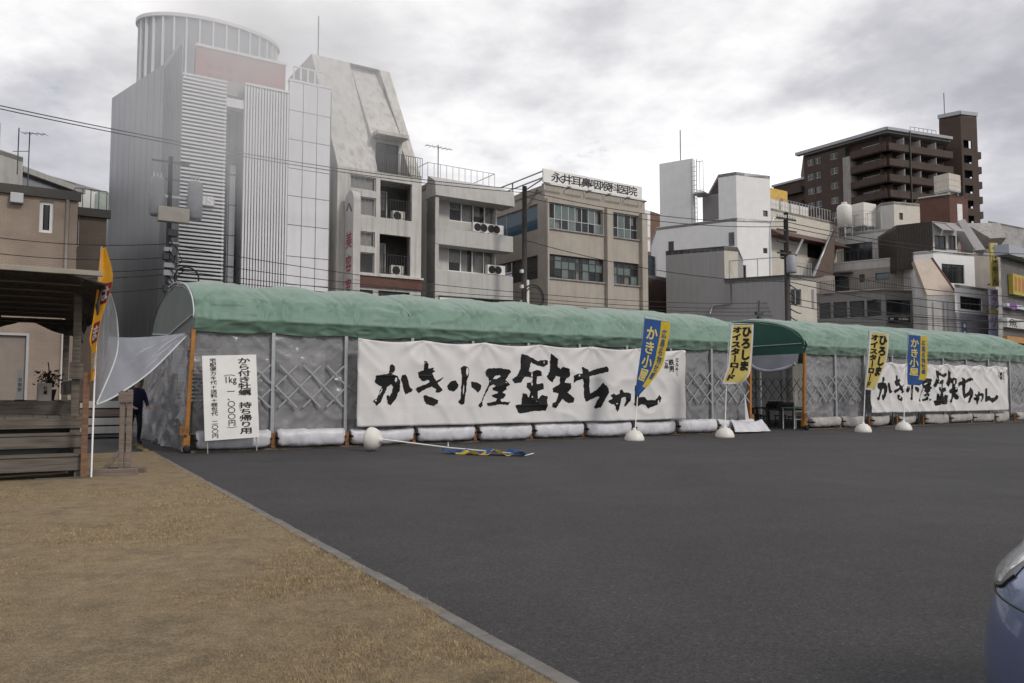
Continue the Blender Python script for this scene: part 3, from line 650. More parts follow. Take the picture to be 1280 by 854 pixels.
def ac_unit(f, x, y, z, rz, label, group):
    A = empty('air_conditioner', f.w(x, y, z), rz, label, 'air conditioner', group)
    boxes('casing', [(-.4, .4, -.15, .15, .06, .64)], WPL, A, bevel=.02); boxes('foot', [(-.32, -.24, -.17, .17, 0, .06), (.24, .32, -.17, .17, 0, .06)], METD, A)
    V = [(-.1 + .24 * cos(2 * pi * k / 20), -.158, .35 + .24 * sin(2 * pi * k / 20)) for k in range(20)]; mo('fan_opening', V, [tuple(range(19, -1, -1))], BLK, A)
    for k in range(4): tubes('guard_ring', [[(-.1 + (.06 + .05 * k) * cos(2 * pi * j / 16), -.165, .35 + (.06 + .05 * k) * sin(2 * pi * j / 16)) for j in range(17)]], .006, METD, A, n=4)
    return A
for (p_, rz_), nm_ in zip(BALC, ('upper', 'lower')):
    A = ac_unit(f, 0, 0, 0, rz_, 'pale air conditioner unit standing in the %s balcony of the concrete building' % nm_, None); A.location = p_
zb1 = f.q(544.5, 283.7)[1]; zb2 = f.q(544.5, 337)[1]
for px, zz_, rowl in ((600, zb1, 'upper'), (608, zb1, 'upper'), (617, zb1, 'upper'), (624, zb1, 'upper'), (618, zb2, 'lower'), (626, zb2, 'lower')):
    ac_unit(f, f.q(px, 290)[0] + .05, .35, zz_ + .002, f.rz, 'white air conditioner unit on the %s band of the pale grey block' % rowl, 'air conditioners on the pale block, %s band' % rowl)

FCL = f
for px, hh_, lab in ((577, 3.0, 'television aerial with crossbars on the pale grey block roof'),):
    x = FCL.q(px, 230)[0]; t = empty('roof_aerial', FCL.w(x, 3, zt), FCL.rz, lab, 'aerial'); tubes('mast', [[(0, 0, -.3), (0, 0, hh_)]], .03, METD, t); tubes('crossbar', [[(-.9, 0, hh_ - .15), (1.0, 0, hh_ - .15)]], .02, METD, t, n=5)
    for k in range(6): tubes('element', [[(-.8 + .3 * k, -.3, hh_ - .15), (-.8 + .3 * k, .3, hh_ - .15)]], .012, METD, t, n=4)
# ---- clinic
c0 = st(681); c1 = st(806.5); f = Face(c0, c1); W = f.len; fl = Face(c0 + SV * 13, c0)
B = empty('clinic', (c0.x, c0.y, 0), 0, 'beige three storey clinic with ribbon windows under a rooftop name board', 'building')
zt = f.q(681, 230.4)[1]
H = [f.rect(685, 252, 754, 294), f.rect(764.7, 268.6, 798.5, 300.7), f.rect(685, 317, 755.4, 353.4), f.rect(764, 328.8, 799, 358.8), f.rect(684.5, 381.5, 754, 412), f.rect(764, 388, 799, 416)]
zr_ = [(H[0][2], H[0][3]), (H[2][2], H[2][3]), (H[4][2], H[4][3])]
H = [(h[0], h[1], *zr_[i // 2]) for i, h in enumerate(H)]
wall(B, f, 0, W, -.05, zt, CLIN, H, rev=.3); room(B, f, .2, W, 0, zt - .3, 4)
s0 = 13 - 8.5; SH = [(s0, 12.2, *zr_[0]), (s0, 12.2, *zr_[1])]
wall(B, fl, 0, 13, -.05, zt, CLIN, SH, rev=.3); wall(B, Face(c1, c1 + SV * 13), 0, 13, -.05, zt, CLIN)
prism('roof', [(0, .3), (W, .3), (W, 13), (0, 13)], zt - .5, zt - .35, CONC, B, (0, 0, 0), f.rz)
px_ = [f.q(676, 300)[0], f.q(684.5, 300)[0], f.q(756, 300)[0], f.q(763.5, 300)[0], f.q(799.5, 300)[0], W]
for a, b in ((0.02, px_[1] - .05), (px_[2], px_[3]), (px_[4], W - .02)): fboxes('pilaster', [(a, b, -.28, -.002, -.05, zt - .9)], CLIN, B, f, .02)
for i, h in enumerate(H):
    big = i % 2 == 0
    win(B, f, h, 8 if big else 4, (1, 1.6) if i < 2 else (1, .9, .5), y=.14, fm=ALU if i < 2 else FRD, pm=[GLASSG, GLASSG, GLASSC, GLASS] if i < 2 else [GLASSG, GLASSC, GLASS], curtain=.7, fw=.06)
for h in H[:4]: fboxes('sill', [(h[0] - .05, h[1] + .05, -.1, .12, h[2] - .09, h[2] - .003)], CONC, B, f)
win(B, fl, SH[0], 4, y=.14, fm=ALU, pm=GLASSB); win(B, fl, SH[1], 5, (1, 1), y=.14, fm=FRD, pm=GLASS, curtain=.5)
fboxes('coping', [(-.05, W + .05, -.06, .25, zt, zt + .08)], CONC, B, f)
# rooftop name board
x0, z1 = f.q(678.5, 211, -.1); x1, z0 = f.q(802, 255.7, -.1); z0 = f.q(678.5, 227.5, -.1)[1]
S = empty('rooftop_sign', f.w(x0, -.1, z0), f.rz, 'long white rooftop name board with black characters above the clinic', 'sign'); sw, sh = x1 - x0, z1 - z0
boxes('board', [(0, sw, -.06, .06, 0, sh)], WPAINT, S)
for i, ch in enumerate('永井耳鼻咽喉科医院'):
    V2, F2 = [], []; put_glyph(ch, .75 + (sw - 1.2) * (i + .15) / 9 + .2, sh * .5, .98, sh * .80, V2, F2, .05)
    conform('character', V2, F2, lambda a, b: Vector((a, -.066, b)), BLK, S)
for i in range(5):
    boxes('tube_lamp', [(.3 + i * sw / 5, .2 + (i + .85) * sw / 5, -.4, -.32, -.2, -.12)], WPAINT, S); boxes('lamp_bracket', [(.3 + (i + .9) * sw / 5 - .03, .3 + (i + .9) * sw / 5 + .03, -.4, 0, -.24, -.2)], METD, S)
for i in range(6): boxes('strut', [(.2 + i * (sw - .4) / 5 - .04, .2 + i * (sw - .4) / 5 + .04, .07, .15, zt - z0 - .36, sh - .1)], STEEL, S); 
tubes('frame_pipe', [[(0.05, .1, sh * .85), (0.0, 7, sh * .85)], [(0.05, .1, .3), (0, 7, .3)], [(0, 3.5, zt - z0 - .3), (0, 3.5, sh * .85)], [(0, 7, zt - z0 - .3), (0, 7, sh * .85)], [(.05, .2, .2), (1.0, 7, -.2)]], .05, STEEL, S)
# coil of cable on the clinic's corner
def dirv(deg): return Vector((sin(radians(deg)), cos(radians(deg))))
def corner_block(name, label, px, Y, pl, dl, pr, dr_, top, mat, lmat=None, skip=(), back=10, roofmat=None, z0=-.05, parent=None):
    """block seen on its corner: corner column px at depth Y, left face to column pl along bearing dl, right face to column pr along bearing dr_"""
    C = P2(px, Y); Lp = line_at(pl, C, dirv(dl)); Rp = line_at(pr, C, dirv(dr_))
    bk = (dirv(dl) + dirv(dr_)).normalized() * back
    fo = [Lp, C, Rp, Rp + bk * .8, Lp + bk * .8]
    z = Face(Lp, C).q(*top)[1] if isinstance(top, tuple) else top
    if parent is None: B, fs = building(name, fo, label, z, mat, skip=(0,) + tuple(skip), roofmat=roofmat, z0=z0)
    else:
        B = parent; fs = [Face(fo[i], fo[(i + 1) % 5]) for i in range(5)]
        for i, f in enumerate(fs):
            if i != 0 and i not in skip: wall(B, f, 0, f.len, z0, z, mat)
        prism('roof', [(p.x - B.location.x, p.y - B.location.y) for p in fo], z - .3, z - .04, roofmat or CONC, B)
    if 0 not in skip: wall(B, fs[0], 0, fs[0].len, z0, z, lmat or mat)
    return B, fs, z
# ---- brown building between clinic and white building
BRN2 = M('brown_panel', (.17, .10, .07), .7, .12, 1.0, streak=.2)
B, fs, z = block('brown_building', 'brown building with round arched openings showing beyond the clinic', [(796, 92), (840, 98)], (810, 263), BRN2); f = fs[0]
for py in (272, 291, 305):
    x, zz_ = f.q(808.5, py); fboxes('arched_opening', [(x - .5, x + .7, -.06, -.01, zz_ - .9, zz_ + .9)], WPAINT, B, f, .3)
B, fs, z = block('dark_brown_shed', 'low dark brown cabin beside the grey windowless block', [(800, 66), (846, 70)], (820, 345), M('dark_brown_panel', (.085, .055, .045), .7, .15, 1))
B, fs, z = block('blue_grey_cabin', 'small blue grey cabin above the dark brown cabin', [(806, 72), (826, 74.5)], (812, 319), M('blue_grey_panel', (.22, .25, .30), .6, .08, 1), back=3)
# ---- white building with fin and stair block
B, fs, z = corner_block('white_building', 'white building with tall fin wall and stair block behind the grey windowless block', 921.5, 66, 821, -56, 964, 68.8, (862, 279), WHITE, skip=(1,)); fL, fR = fs[0], fs[1]
zb_ = fL.q(921, 214.6)[1]
h = [fR.rect(953.6, 263, 960, 271), fR.rect(954, 310, 959.5, 317), fR.rect(923, 331, 933, 349)]
wall(B, fR, 0, fR.len, -.05, zb_, WHITE, h)
for r in h: win(B, fR, r, 1, fm=FRD)
x9 = fL.q(898, 240)[0]; hw = fL.rect(911, 291, 918, 307)
wall(B, fL, x9, fL.len, z, zb_, WHITE); win(B, fL, hw, 1, y=-.03, fm=FRD)
fboxes('stair_block_side', [(x9, x9 + .2, 0.01, 8, z - .2, zb_)], WHITE, B, fL)
d8 = (dirv(-56) + dirv(68.8)).normalized() * 7; o = Face(fL.w(x9, 0).to_2d(), fL.w(fL.len, 0).to_2d())
pl_ = [fL.w(x9, 0).to_2d(), fL.w(fL.len, 0).to_2d(), fR.w(fR.len, 0).to_2d(), fR.w(fR.len, 0).to_2d() + d8, fL.w(x9, 0).to_2d() + d8]
prism('stair_roof', [(p.x - B.location.x, p.y - B.location.y) for p in pl_], zb_ - .3, zb_ - .02, CONC, B)
xf0, zft = fL.q(824, 205); xf1 = fL.q(866, 240)[0]; xf1b, _ = fL.q(864, 203)
fboxes('fin_wall', [(xf0, xf1, .02, .6, z - .3, zft)], WHITE, B, fL); 
fboxes('ladder', [(xf1 - .1, xf1 - .04, -.2, -.14, z, zft - .2), (xf1 + .4, xf1 + .46, -.2, -.14, z, zft - .2)] + [(xf1 - .04, xf1 + .4, -.19, -.15, z + .4 * k, z + .4 * k + .04) for k in range(1, int((zft - z) / .4) - 1)], STEEL, B, fL)
xk, zk = fL.q(873, 241); fboxes('service_platform', [(xf1 + .1, xk + .6, -.4, 1.2, zk - .15, zk)], STEEL, B, fL); rail(B, fL, xf1 + .5, xk + .6, -.4, zk, zk + 2.6, STEEL, 1.2, .03)
tubes('lightning_rod', [[(xf1 - 1.2, .3, zft - .2), (xf1 - 1.2, .3, zft + 2.8)]], .04, METD, B, frel(B, fL), fL.rz)
xs_, zs_ = fL.q(866, 300); fboxes('rooftop_plant', [(xf1 + .3, x9 - .2, 1.5, 4.5, z - .1, z + 2.6)], GREYW, B, fL)
xd0, xd1 = fL.q(836, 330)[0], fL.q(842.5, 330)[0]; fboxes('dark_slot', [(xd0, xd1, -.03, -.005, fL.q(838, 360)[1], fL.q(838, 302)[1])], METD, B, fL)
# ---- grey windowless block
B, fs, z = corner_block('grey_block', 'low grey windowless block with cream front standing before the white building', 987, 58, 905, -62, 1019, 66, (987, 345), GREYW, skip=(1,), roofmat=GREYW); fL, fR = fs[0], fs[1]
hw = fR.rect(988.5, 361, 1002, 382); hv = fR.rect(1014.5, 362, 1017.5, 386)
wall(B, fR, 0, fR.len, -.05, z, CREAM, [hw]); win(B, fR, hw, 2, y=.1, fm=ALU, curtain=.8); room(B, fR, 0, fR.len, 0, z - .4, 2)
fboxes('vent_panel', [(hv[0], hv[1], -.05, -.003, hv[2], hv[3])], GREYW, B, fR)
fboxes('coping', [(-.02, fL.len, -.08, .2, z, z + .1)], METD, B, fL); fboxes('coping', [(0.02, fR.len, -.08, .2, z, z + .1)], METD, B, fR)
rail(B, fL, .3, fL.len - .3, .35, z, z + 1.5, ALU, 2.0, .035); rail(B, fR, .3, fR.len - .1, .35, z, z + 1.1, ALU, .14, .02)
x, zz_ = fL.q(890, 385)
V, Fc = [], []; xa, za = fL.q(914, 352); xb, zb_ = fL.q(914, 380); xc, zc = fL.q(892, 384); xe, ze = fL.q(888, 392)
tubes('conduit', [[(xa, -.1, za), (xa, -.1, zb_), (xc, -.1, zb_ - .05), (xe, -.1, ze)]], .06, ALU, B, frel(B, fL), fL.rz)
Cc = fL.w(0, 0).to_2d(); Lp = line_at(832, Cc, dirv(-62)); Rp = line_at(922, Cc, dirv(66)); zt2 = Face(Lp, Cc).q(905, 308.5)[1]; bk = dirv(20) * 6
f2 = Face(Lp, Cc)
for a, b, m_ in ((Lp, Cc, GREYW), (Cc, Rp, CREAM), (Rp, Rp + bk, GREYW), (Lp + bk, Lp, GREYW)): wall(B, Face(a, b), 0, (b - a).length, -.05, zt2, m_, name='wall')
prism('roof', [(p.x - B.location.x, p.y - B.location.y) for p in (Lp, Cc, Rp, Rp + bk, Lp + bk)], zt2 - .3, zt2 + .05, METD, B)
for k in range(1, 9): fboxes('panel_seam', [(f2.len * k / 9 - .012, f2.len * k / 9 + .012, -.008, 0, 0, zt2 - .1)], METG, B, f2)
for k in range(1, 10): fboxes('panel_seam', [(fL.len * k / 10 - .012, fL.len * k / 10 + .012, -.008, 0, 0, z - .1)], METG, B, fL)
# ---- house with the dark red eaves
B, fs, z = block('red_eaved_house', 'cream house with dark red eaves and rooftop units behind the utility pole', [(964, 78), (1046, 85)], (1000, 268), CREAM, skip=(0,)); f = fs[0]
r1 = f.rect(1009, 304, 1029, 325); r2 = f.rect(975, 312, 990, 326); wall(B, f, 0, f.len, -.05, z, CREAM, [r1, r2]); room(B, f, 0, f.len, 0, z - .4)
win(B, f, r1, 2, fm=FRD); win(B, f, r2, 1, fm=FRD)
za, zb_ = f.q(1000, 293)[1], f.q(1000, 304)[1]
DRED = M('dark_red_eaves', (.095, .045, .038), .6, .15, 1)
mo('eaves', [(-.5, -1.6, zb_), (f.len, -1.6, zb_), (f.len, 0, za), (-.5, 0, za), (-.5, 0, zb_ + .1), (f.len, 0, zb_ + .1)], [(0, 1, 2, 3), (0, 3, 4), (1, 5, 2), (0, 4, 5, 1)], DRED, B, frel(B, f), f.rz)
rail(B, f, 1.5, f.len - .5, .4, z, z + 1.3, STEEL, .5, .03)
for k in range(4): boxes('rooftop_unit', [(-.7, .7, -.4, .4, 0, 1.3)], WPL, B, f.w(2.2 + k * 1.7, 1.4, z) - B.location, f.rz)
# yellow hoarding beyond
Y_ = at(967, 262, 120); S = tag(boxes('hoarding', [(-2.2, 3.2, -.2, .2, -3.2, 3.2)], M('hoarding_yellow', (.62, .40, .09), .6), None, (Y_.x, Y_.y, Y_.z), radians(35)), 'yellow advertising hoarding with red character beside the brown apartment tower', 'hoarding')
V2, F2 = [], []; put_glyph('バ', .9, .6, 2.6, 3.2, V2, F2, .04); conform('character', V2, F2, lambda a, b: Vector((a, -.22, b)), M('hoarding_red', (.3, .05, .03), .6), S)
boxes('support', [(-.3, .3, -.2, .2, -30, -3.2)], METD, S)
# ---- terraced white building
B, fs, z1 = corner_block('terraced_building', 'grey and white building rising in railed terraces to rooftop tanks', 1104, 76, 1020, -53, 1157, 75, (1104, 362), CONC, skip=(0, 1), roofmat=CONC); fL, fR = fs[0], fs[1]
BAND = M('grey_fascia', (.20, .19, .185), .6, .06, 1, streak=.2)
hl = [(*fL.rect(a, 378, b, 398)[:2], fL.q(1060, 397)[1], fL.q(1060, 377)[1]) for a, b in ((1022, 1038.6), (1041.6, 1059), (1062, 1081), (1083.5, 1102))]
wall(B, fL, 0, fL.len, -.05, z1, BAND, hl); hr_ = [fR.rect(1107.7, 374.5, 1139, 395), fR.rect(1145, 375, 1156, 396)]
wall(B, fR, 0, fR.len, -.05, z1, BAND, hr_); room(B, fL, 0, fL.len, 0, z1 - .4, 3); 
for r in hl: win(B, fL, r, 1, fm=METD)
for r in hr_: win(B, fR, r, 1, fm=METD)
rs = fR.rect(1110, 396, 1137, 405); o = fboxes('name_panel', [(rs[0], rs[1], -.1, -.02, rs[2], rs[3])], BLK, B, fR)
for k, (a_, b_) in enumerate(((.06, .22), (.46, .58), (.62, .92))): boxes('worn_print', [(rs[0] + (rs[1] - rs[0]) * a_, rs[0] + (rs[1] - rs[0]) * b_, -.106, -.10, rs[2] + .38, rs[2] + .55)], CREAM, o)
fboxes('coping', [(-.03, fL.len + .05, -.1, .2, z1, z1 + .12)], CONC, B, fL)
rail(B, fL, .1, fL.len, .15, z1 + .12, z1 + 1.25, METD, .2, .018); rail(B, fR, .1, fR.len, .15, z1 + .12, z1 + 1.25, METD, .2, .018)
# second storey, set back
C2 = P2(1119.5, 80); 
_, fs2, z2 = corner_block('', '', 1119.5, 79, 1022, -53, 1160, 72, (1119.5, 323), CREAM, skip=(0, 1), parent=B); g, gR = fs2[0], fs2[1]
TAUPE = M('taupe_render', (.30, .27, .24), .8, .1, 1, streak=.3)
h2 = [(*g.rect(1036, 345, 1062, 362)[:2], z1 + .15, z1 + 2.2), (*g.rect(1074, 345, 1081, 352)[:2], g.q(1078, 353)[1], g.q(1078, 343)[1]), (*g.rect(1094, 340, 1112, 350)[:2], g.q(1103, 350)[1], g.q(1103, 341)[1])]
zw = g.q(1119.5, 333)[1]
wall(B, g, 0, g.len, z1 - 1, zw, TAUPE, h2); wall(B, g, 0, g.len, zw, z2, LGREY, y=-.02); wall(B, gR, 0, gR.len, z1 - 1, z2, CREAM)
win(B, g, h2[0], 4, fm=FRD, curtain=.5); win(B, g, h2[1], 1, fm=FRD); win(B, g, h2[2], 1, fm=FRD, pm=GLASSB); room(B, g, 0, g.len, z1, z2 - .4)
fboxes('awning', [(h2[0][0] - .3, h2[0][1] + .4, -.9, 0, h2[0][3] + .15, h2[0][3] + .28)], FRD, B, g)
fboxes('coping', [(0, g.len, -.1, .2, z2, z2 + .1)], CREAM, B, g); rail(B, g, .2, g.len - .2, .15, z2 + .1, z2 + 1.2, METD, .4, .02)
# third storey with tanks
_, fs3, z3 = corner_block('', '', 1118, 82, 1040, -53, 1122, 72, (1100, 287), LGREY, skip=(0,), parent=B, back=8); g3 = fs3[0]
h3 = [(*g3.rect(1054, 305, 1091, 328)[:2], z2 + .15, z2 + 2.5)]
wall(B, g3, 0, g3.len, z2 - 1, z3, LGREY, h3); win(B, g3, h3[0], 4, (3, 1), fm=FRD, curtain=.4); room(B, g3, 0, g3.len, z2, z3 - .4)
rail(B, g3, .3, g3.len * .8, .2, z3, z3 + 1.9, STEEL, .6, .03)
# stair tower
_, fs4, z4 = corner_block('', '', 1118.5, 83, 1102, -53, 1151, 72, (1118, 252), LGREY, skip=(0, 1), parent=B, back=8); g4, g4R = fs4[0], fs4[1]
wall(B, g4, 0, g4.len, z3 - 3, z4, LGREY); h4 = [g4R.rect(1124, 266, 1129, 275)]; wall(B, g4R, 0, g4R.len, z2 - 1, z4, CREAM, h4); win(B, g4R, h4[0], 1, fm=FRD)
def tank(px0, px1, py0, py1, Y, label, mat=None, rect_=False):
    p = at((px0 + px1) / 2, py1, Y); wd = (px1 - px0) / F * Y / 2; hh = at(px0, py0, Y).z - p.z
    t = empty('water_tank', (p.x, p.y, p.z), radians(30), label, 'water tank')
    boxes('stand', [(sx * wd * .75 - .06, sx * wd * .75 + .06, sy * wd * .6 - .06, sy * wd * .6 + .06, -1.2, .12) for sx in (-1, 1) for sy in (-1, 1)] + [(-wd * .9, wd * .9, -wd * .8, wd * .8, .0, .12)], STEEL, t)
    if rect_:
        boxes('shell', [(-wd, wd, -wd * .8, wd * .8, .12, hh)], mat or WPL, t, bevel=.06)
        for k in range(1, 3): boxes('rib', [(-wd - .03, wd + .03, -wd * .8 - .03, wd * .8 + .03, hh * k / 3 - .03, hh * k / 3 + .03)], mat or WPL, t)
    else: lathe('shell', [(wd, .12), (wd * 1.0, hh * .82), (wd * .85, hh * .93), (wd * .3, hh)], mat or WPL, t)
    lathe('lid', [(.3, hh - .02), (.3, hh + .15), (.1, hh + .2)], WPL, t, n=12)
    return t
tank(1047, 1065, 255, 285, 84, 'round white water tank on the terraced building roof'); tank(1067, 1092, 256, 286, 85, 'wide boxy white water tank on the terraced building roof', rect_=True)
# leaning dark mansard at the terraced building's left
MAN = M('brown_mansard', (.10, .065, .05), .7, .15, 1.2)
q = [at(1044, 288, 81), at(1041, 345, 80), at(1016, 346, 79.5), at(1041, 288, 81.5)]
M0 = at(1020, 349, 79.5)
t = empty('mansard_roof', (M0.x, M0.y, 0), 0, 'steep dark brown mansard slope with pale edge against the terraced building', 'roof')
loc = [p - t.location for p in q]; V = [tuple(p) for p in loc] + [tuple(p + Vector((1.0, 2.4, 0))) for p in loc]
mo('slope', V, [(0, 1, 2, 3), (7, 6, 5, 4), (0, 4, 5, 1), (1, 5, 6, 2), (2, 6, 7, 3), (3, 7, 4, 0)], MAN, t)
tubes('edge_flashing', [[tuple(loc[3]), tuple(loc[2])]], .16, ALU, t); boxes('wall', [(-.1, 2.0, .3, 2.4, -.05, loc[1].z)], TAUPE, t)
# ---- dark clad penthouse and white house to its right
B, fs, z = corner_block('dark_clad_house', 'white house with dark clad top storey and two striped awnings', 1166, 75, 1142, -53, 1217, 70, (1166, 313), WHITE, skip=(1,)); fL, fR = fs[0], fs[1]
h = [fR.rect(1177, 329.5, 1206, 355)]; wall(B, fR, 0, fR.len, -.05, z, WHITE, h); win(B, fR, h[0], 4, (2.6, 1), fm=FRD, curtain=.6); room(B, fR, 0, fR.len, 0, z - .4, 2.5)
DCL = M('dark_cladding', (.045, .036, .03), .6, .2, 1.5, streak=.2)
_, fq, zq = corner_block('', '', 1166, 75.3, 1120.6, -53, 1196, 70, (1166, 276.5), DCL, skip=(1,), parent=B, z0=z - 1.6); gL, gR = fq[0], fq[1]
h = [gR.rect(1168, 294, 1183, 313), gR.rect(1185, 294, 1195, 313)]; wall(B, gR, 0, gR.len, z - .1, zq, LGREY, h); room(B, gR, 0, gR.len, z, zq - .4, 2)
for r in h: win(B, gR, r, 2, fm=FRD, curtain=.5)
za, zb_ = gR.q(1180, 280)[1], gR.q(1180, 291)[1]
for k in range(2): mo('awning', [(gR.len * (.02 + .5 * k), -.05, za), (gR.len * (.47 + .5 * k), -.05, za), (gR.len * (.47 + .5 * k), -1.1, zb_), (gR.len * (.02 + .5 * k), -1.1, zb_)], [(0, 1, 2, 3)], GREYW, B, frel(B, gR), gR.rz)
for k in range(14): fboxes('cladding_board', [(gL.len * k / 14 + .03, gL.len * (k + 1) / 14 - .03, -.05, 0, z - 1.5, zq - .1)], DCL, B, gL)
# slanting pale roof in front
pts = [at(1142, 325, 74.5), at(1165, 323, 74.5), at(1197, 369, 71.5), at(1159, 369, 71.5)]
t = empty('slanting_roof', (pts[3].x, pts[3].y, 0), 0, 'slanting pale beige roof plane with dark edge below the dark clad storey', 'roof')
loc = [p - t.location for p in pts]; V = [tuple(p) for p in loc] + [tuple(p + Vector((.5, 1.4, -.1))) for p in loc]
mo('slope', V, [(3, 2, 1, 0), (4, 5, 6, 7), (1, 0, 4, 5), (2, 1, 5, 6), (3, 2, 6, 7), (0, 3, 7, 4)], M('pale_pink_beige', (.50, .42, .35), .8, .06, 1, streak=.15), t)
tubes('edge_trim', [[tuple(loc[1]), tuple(loc[2])]], .1, BRICK, t)
fz = Face(pts[3].to_2d(), pts[2].to_2d()); boxes('wall', [(0.01, fz.len, .05, 2.5, -.05, pts[3].z)], LGREY, t, (0, 0, 0), fz.rz)
for k in range(3): boxes('pilaster', [(.5 + k * .95, .9 + k * .95, -.05, .05, 0, pts[3].z - .6)], GREYW if k == 1 else LGREY, t, (0, 0, 0), fz.rz)
# lower white shop house
B, fs, z = block('shop_house', 'low white shop house with dark window band below the dark clad house', [(1191, 71), (1241, 75)], (1200, 356), WHITE, skip=(0,)); f = fs[0]
h = [f.rect(1200, 370, 1228, 389), f.rect(1212, 412, 1236, 425)]; wall(B, f, 0, f.len, -.05, z, WHITE, h); room(B, f, 0, f.len, 0, z - .4, 2)
for r in h: win(B, f, r, 2, fm=FRD)
zz_ = f.q(1200, 391)[1]; fboxes('fascia', [(0, f.len, -.12, -.01, .2, zz_)], M('lilac_grey', (.30, .29, .32), .7, .08), B, f)
x0, z1_ = f.q(1200, 402); o = fboxes('banner_sign', [(x0, x0 + .75, -.2, -.13, z1_ - 2.2, z1_)], M('blue_sign', (.10, .13, .25), .5), B, f)
for k in range(3): boxes('worn_print', [(x0 + .2, x0 + .55, -.206, -.20, z1_ - .55 - .65 * k, z1_ - .2 - .65 * k)], WPAINT, o)
# red brick stair house with tank
B, fs, z = corner_block('brick_stair_house', 'red brick rooftop stair house carrying a boxy water tank', 1188.6, 92, 1150, -50, 1211.5, 70, (1188.6, 243), BRICK, back=6)
r = fs[1].rect(1196, 255, 1203, 278); fboxes('white_door', [(r[0], r[1], -.06, -.01, r[2], r[3])], WPAINT, B, fs[1])
fboxes('coping', [(-.05, fs[0].len + .1, -.1, .2, z, z + .15)], CREAM, B, fs[0])
tank(1172, 1197, 220, 242, 95, 'boxy cream water tank on the red brick stair house', CREAM, True)
# grey stair roofs with yellow blade sign
B, fs, z = block('grey_gabled_house', 'grey house with stepped stair roof behind the yellow blade sign', [(1216, 80), (1242, 82)], (1228, 311), TAUPE, back=5); f = fs[0]
pts = [at(1197, 276, 84), at(1206, 274, 84), at(1232, 312, 80), at(1219, 313, 80)]; loc = [p - B.location for p in pts]
V = [tuple(p) for p in loc] + [tuple(p + Vector((.3, 1.5, -.8))) for p in loc]
mo('stair_roof', V, [(3, 2, 1, 0), (4, 5, 6, 7), (1, 0, 4, 5), (2, 1, 5, 6), (3, 2, 6, 7), (0, 3, 7, 4)], GREYW, B)
pts = [at(1206, 279, 86), at(1250, 279, 87), at(1258, 297, 84), at(1238, 298, 84)]; loc = [p - B.location for p in pts]
V = [tuple(p) for p in loc] + [tuple(p + Vector((0, 1.5, -1.0))) for p in loc]
mo('upper_roof', V, [(3, 2, 1, 0), (4, 5, 6, 7), (1, 0, 4, 5), (2, 1, 5, 6), (3, 2, 6, 7), (0, 3, 7, 4)], CONC, B)
boxes('upper_wall', [(-1, 4, 3.5, 8, 0, z + 2.2)], TAUPE, B, (0, 0, 0), f.rz)
YS = M('sign_yellow', (.48, .40, .12), .6, .1)
def blade(px0, px1, py0, py1, Y, mat, txt, label, tmat=None, name='shop_sign', rz=None, border=None):
    p = at((px0 + px1) / 2, py1, Y); wd = (px1 - px0) / F * Y; hh = at(px0, py0, Y).z - p.z
    t = empty(name, (p.x, p.y, p.z), radians(10) if rz is None else rz, label, 'sign')
    boxes('board', [(-wd / 2, wd / 2, -.1, .1, 0, hh)], mat, t); V2, F2 = [], []
    n = len(txt); vert = hh > wd
    for i, ch in enumerate(txt):
        if vert: put_glyph(ch, 0, hh * (1 - (i + .5) / n), wd * .8, hh / n * .85, V2, F2, .04)
        else: put_glyph(ch, wd * ((i + .5) / n - .5), hh / 2, wd / n * .85, hh * .8, V2, F2, .04)
    if n: conform('lettering', V2, F2, lambda a, b: Vector((a, -.105, b)), tmat or BLK, t)
    boxes('bracket', [(-.05, .05, .1, .8, .2, .3), (-.05, .05, .1, .8, hh - .3, hh - .2)], METD, t)
    return t
blade(1238.5, 1248.5, 304, 358, 72, YS, 'くはやん', 'tall yellow blade sign with black brush characters on the shopping street')
for k, (y0, y1, c) in enumerate(((362, 386, (.40, .38, .46)), (387, 392, (.45, .36, .12)), (393, 412, (.40, .39, .47)), (413, 428, (.34, .36, .50)))):
    blade(1236.5, 1248, y0, y1, 71, M('small_sign_%d' % k, c, .6, .1), '美々ん' if k == 0 else 'ソ' if k == 2 else '', ('topmost lilac box sign with small dark characters in the stack under the yellow blade sign', 'thin ochre strip sign in the stack under the yellow blade sign', 'pale lilac box sign just below the thin ochre strip', 'lowest bluish box sign in the stack under the yellow blade sign')[k], M('sign_purple', (.12, .07, .16), .5))
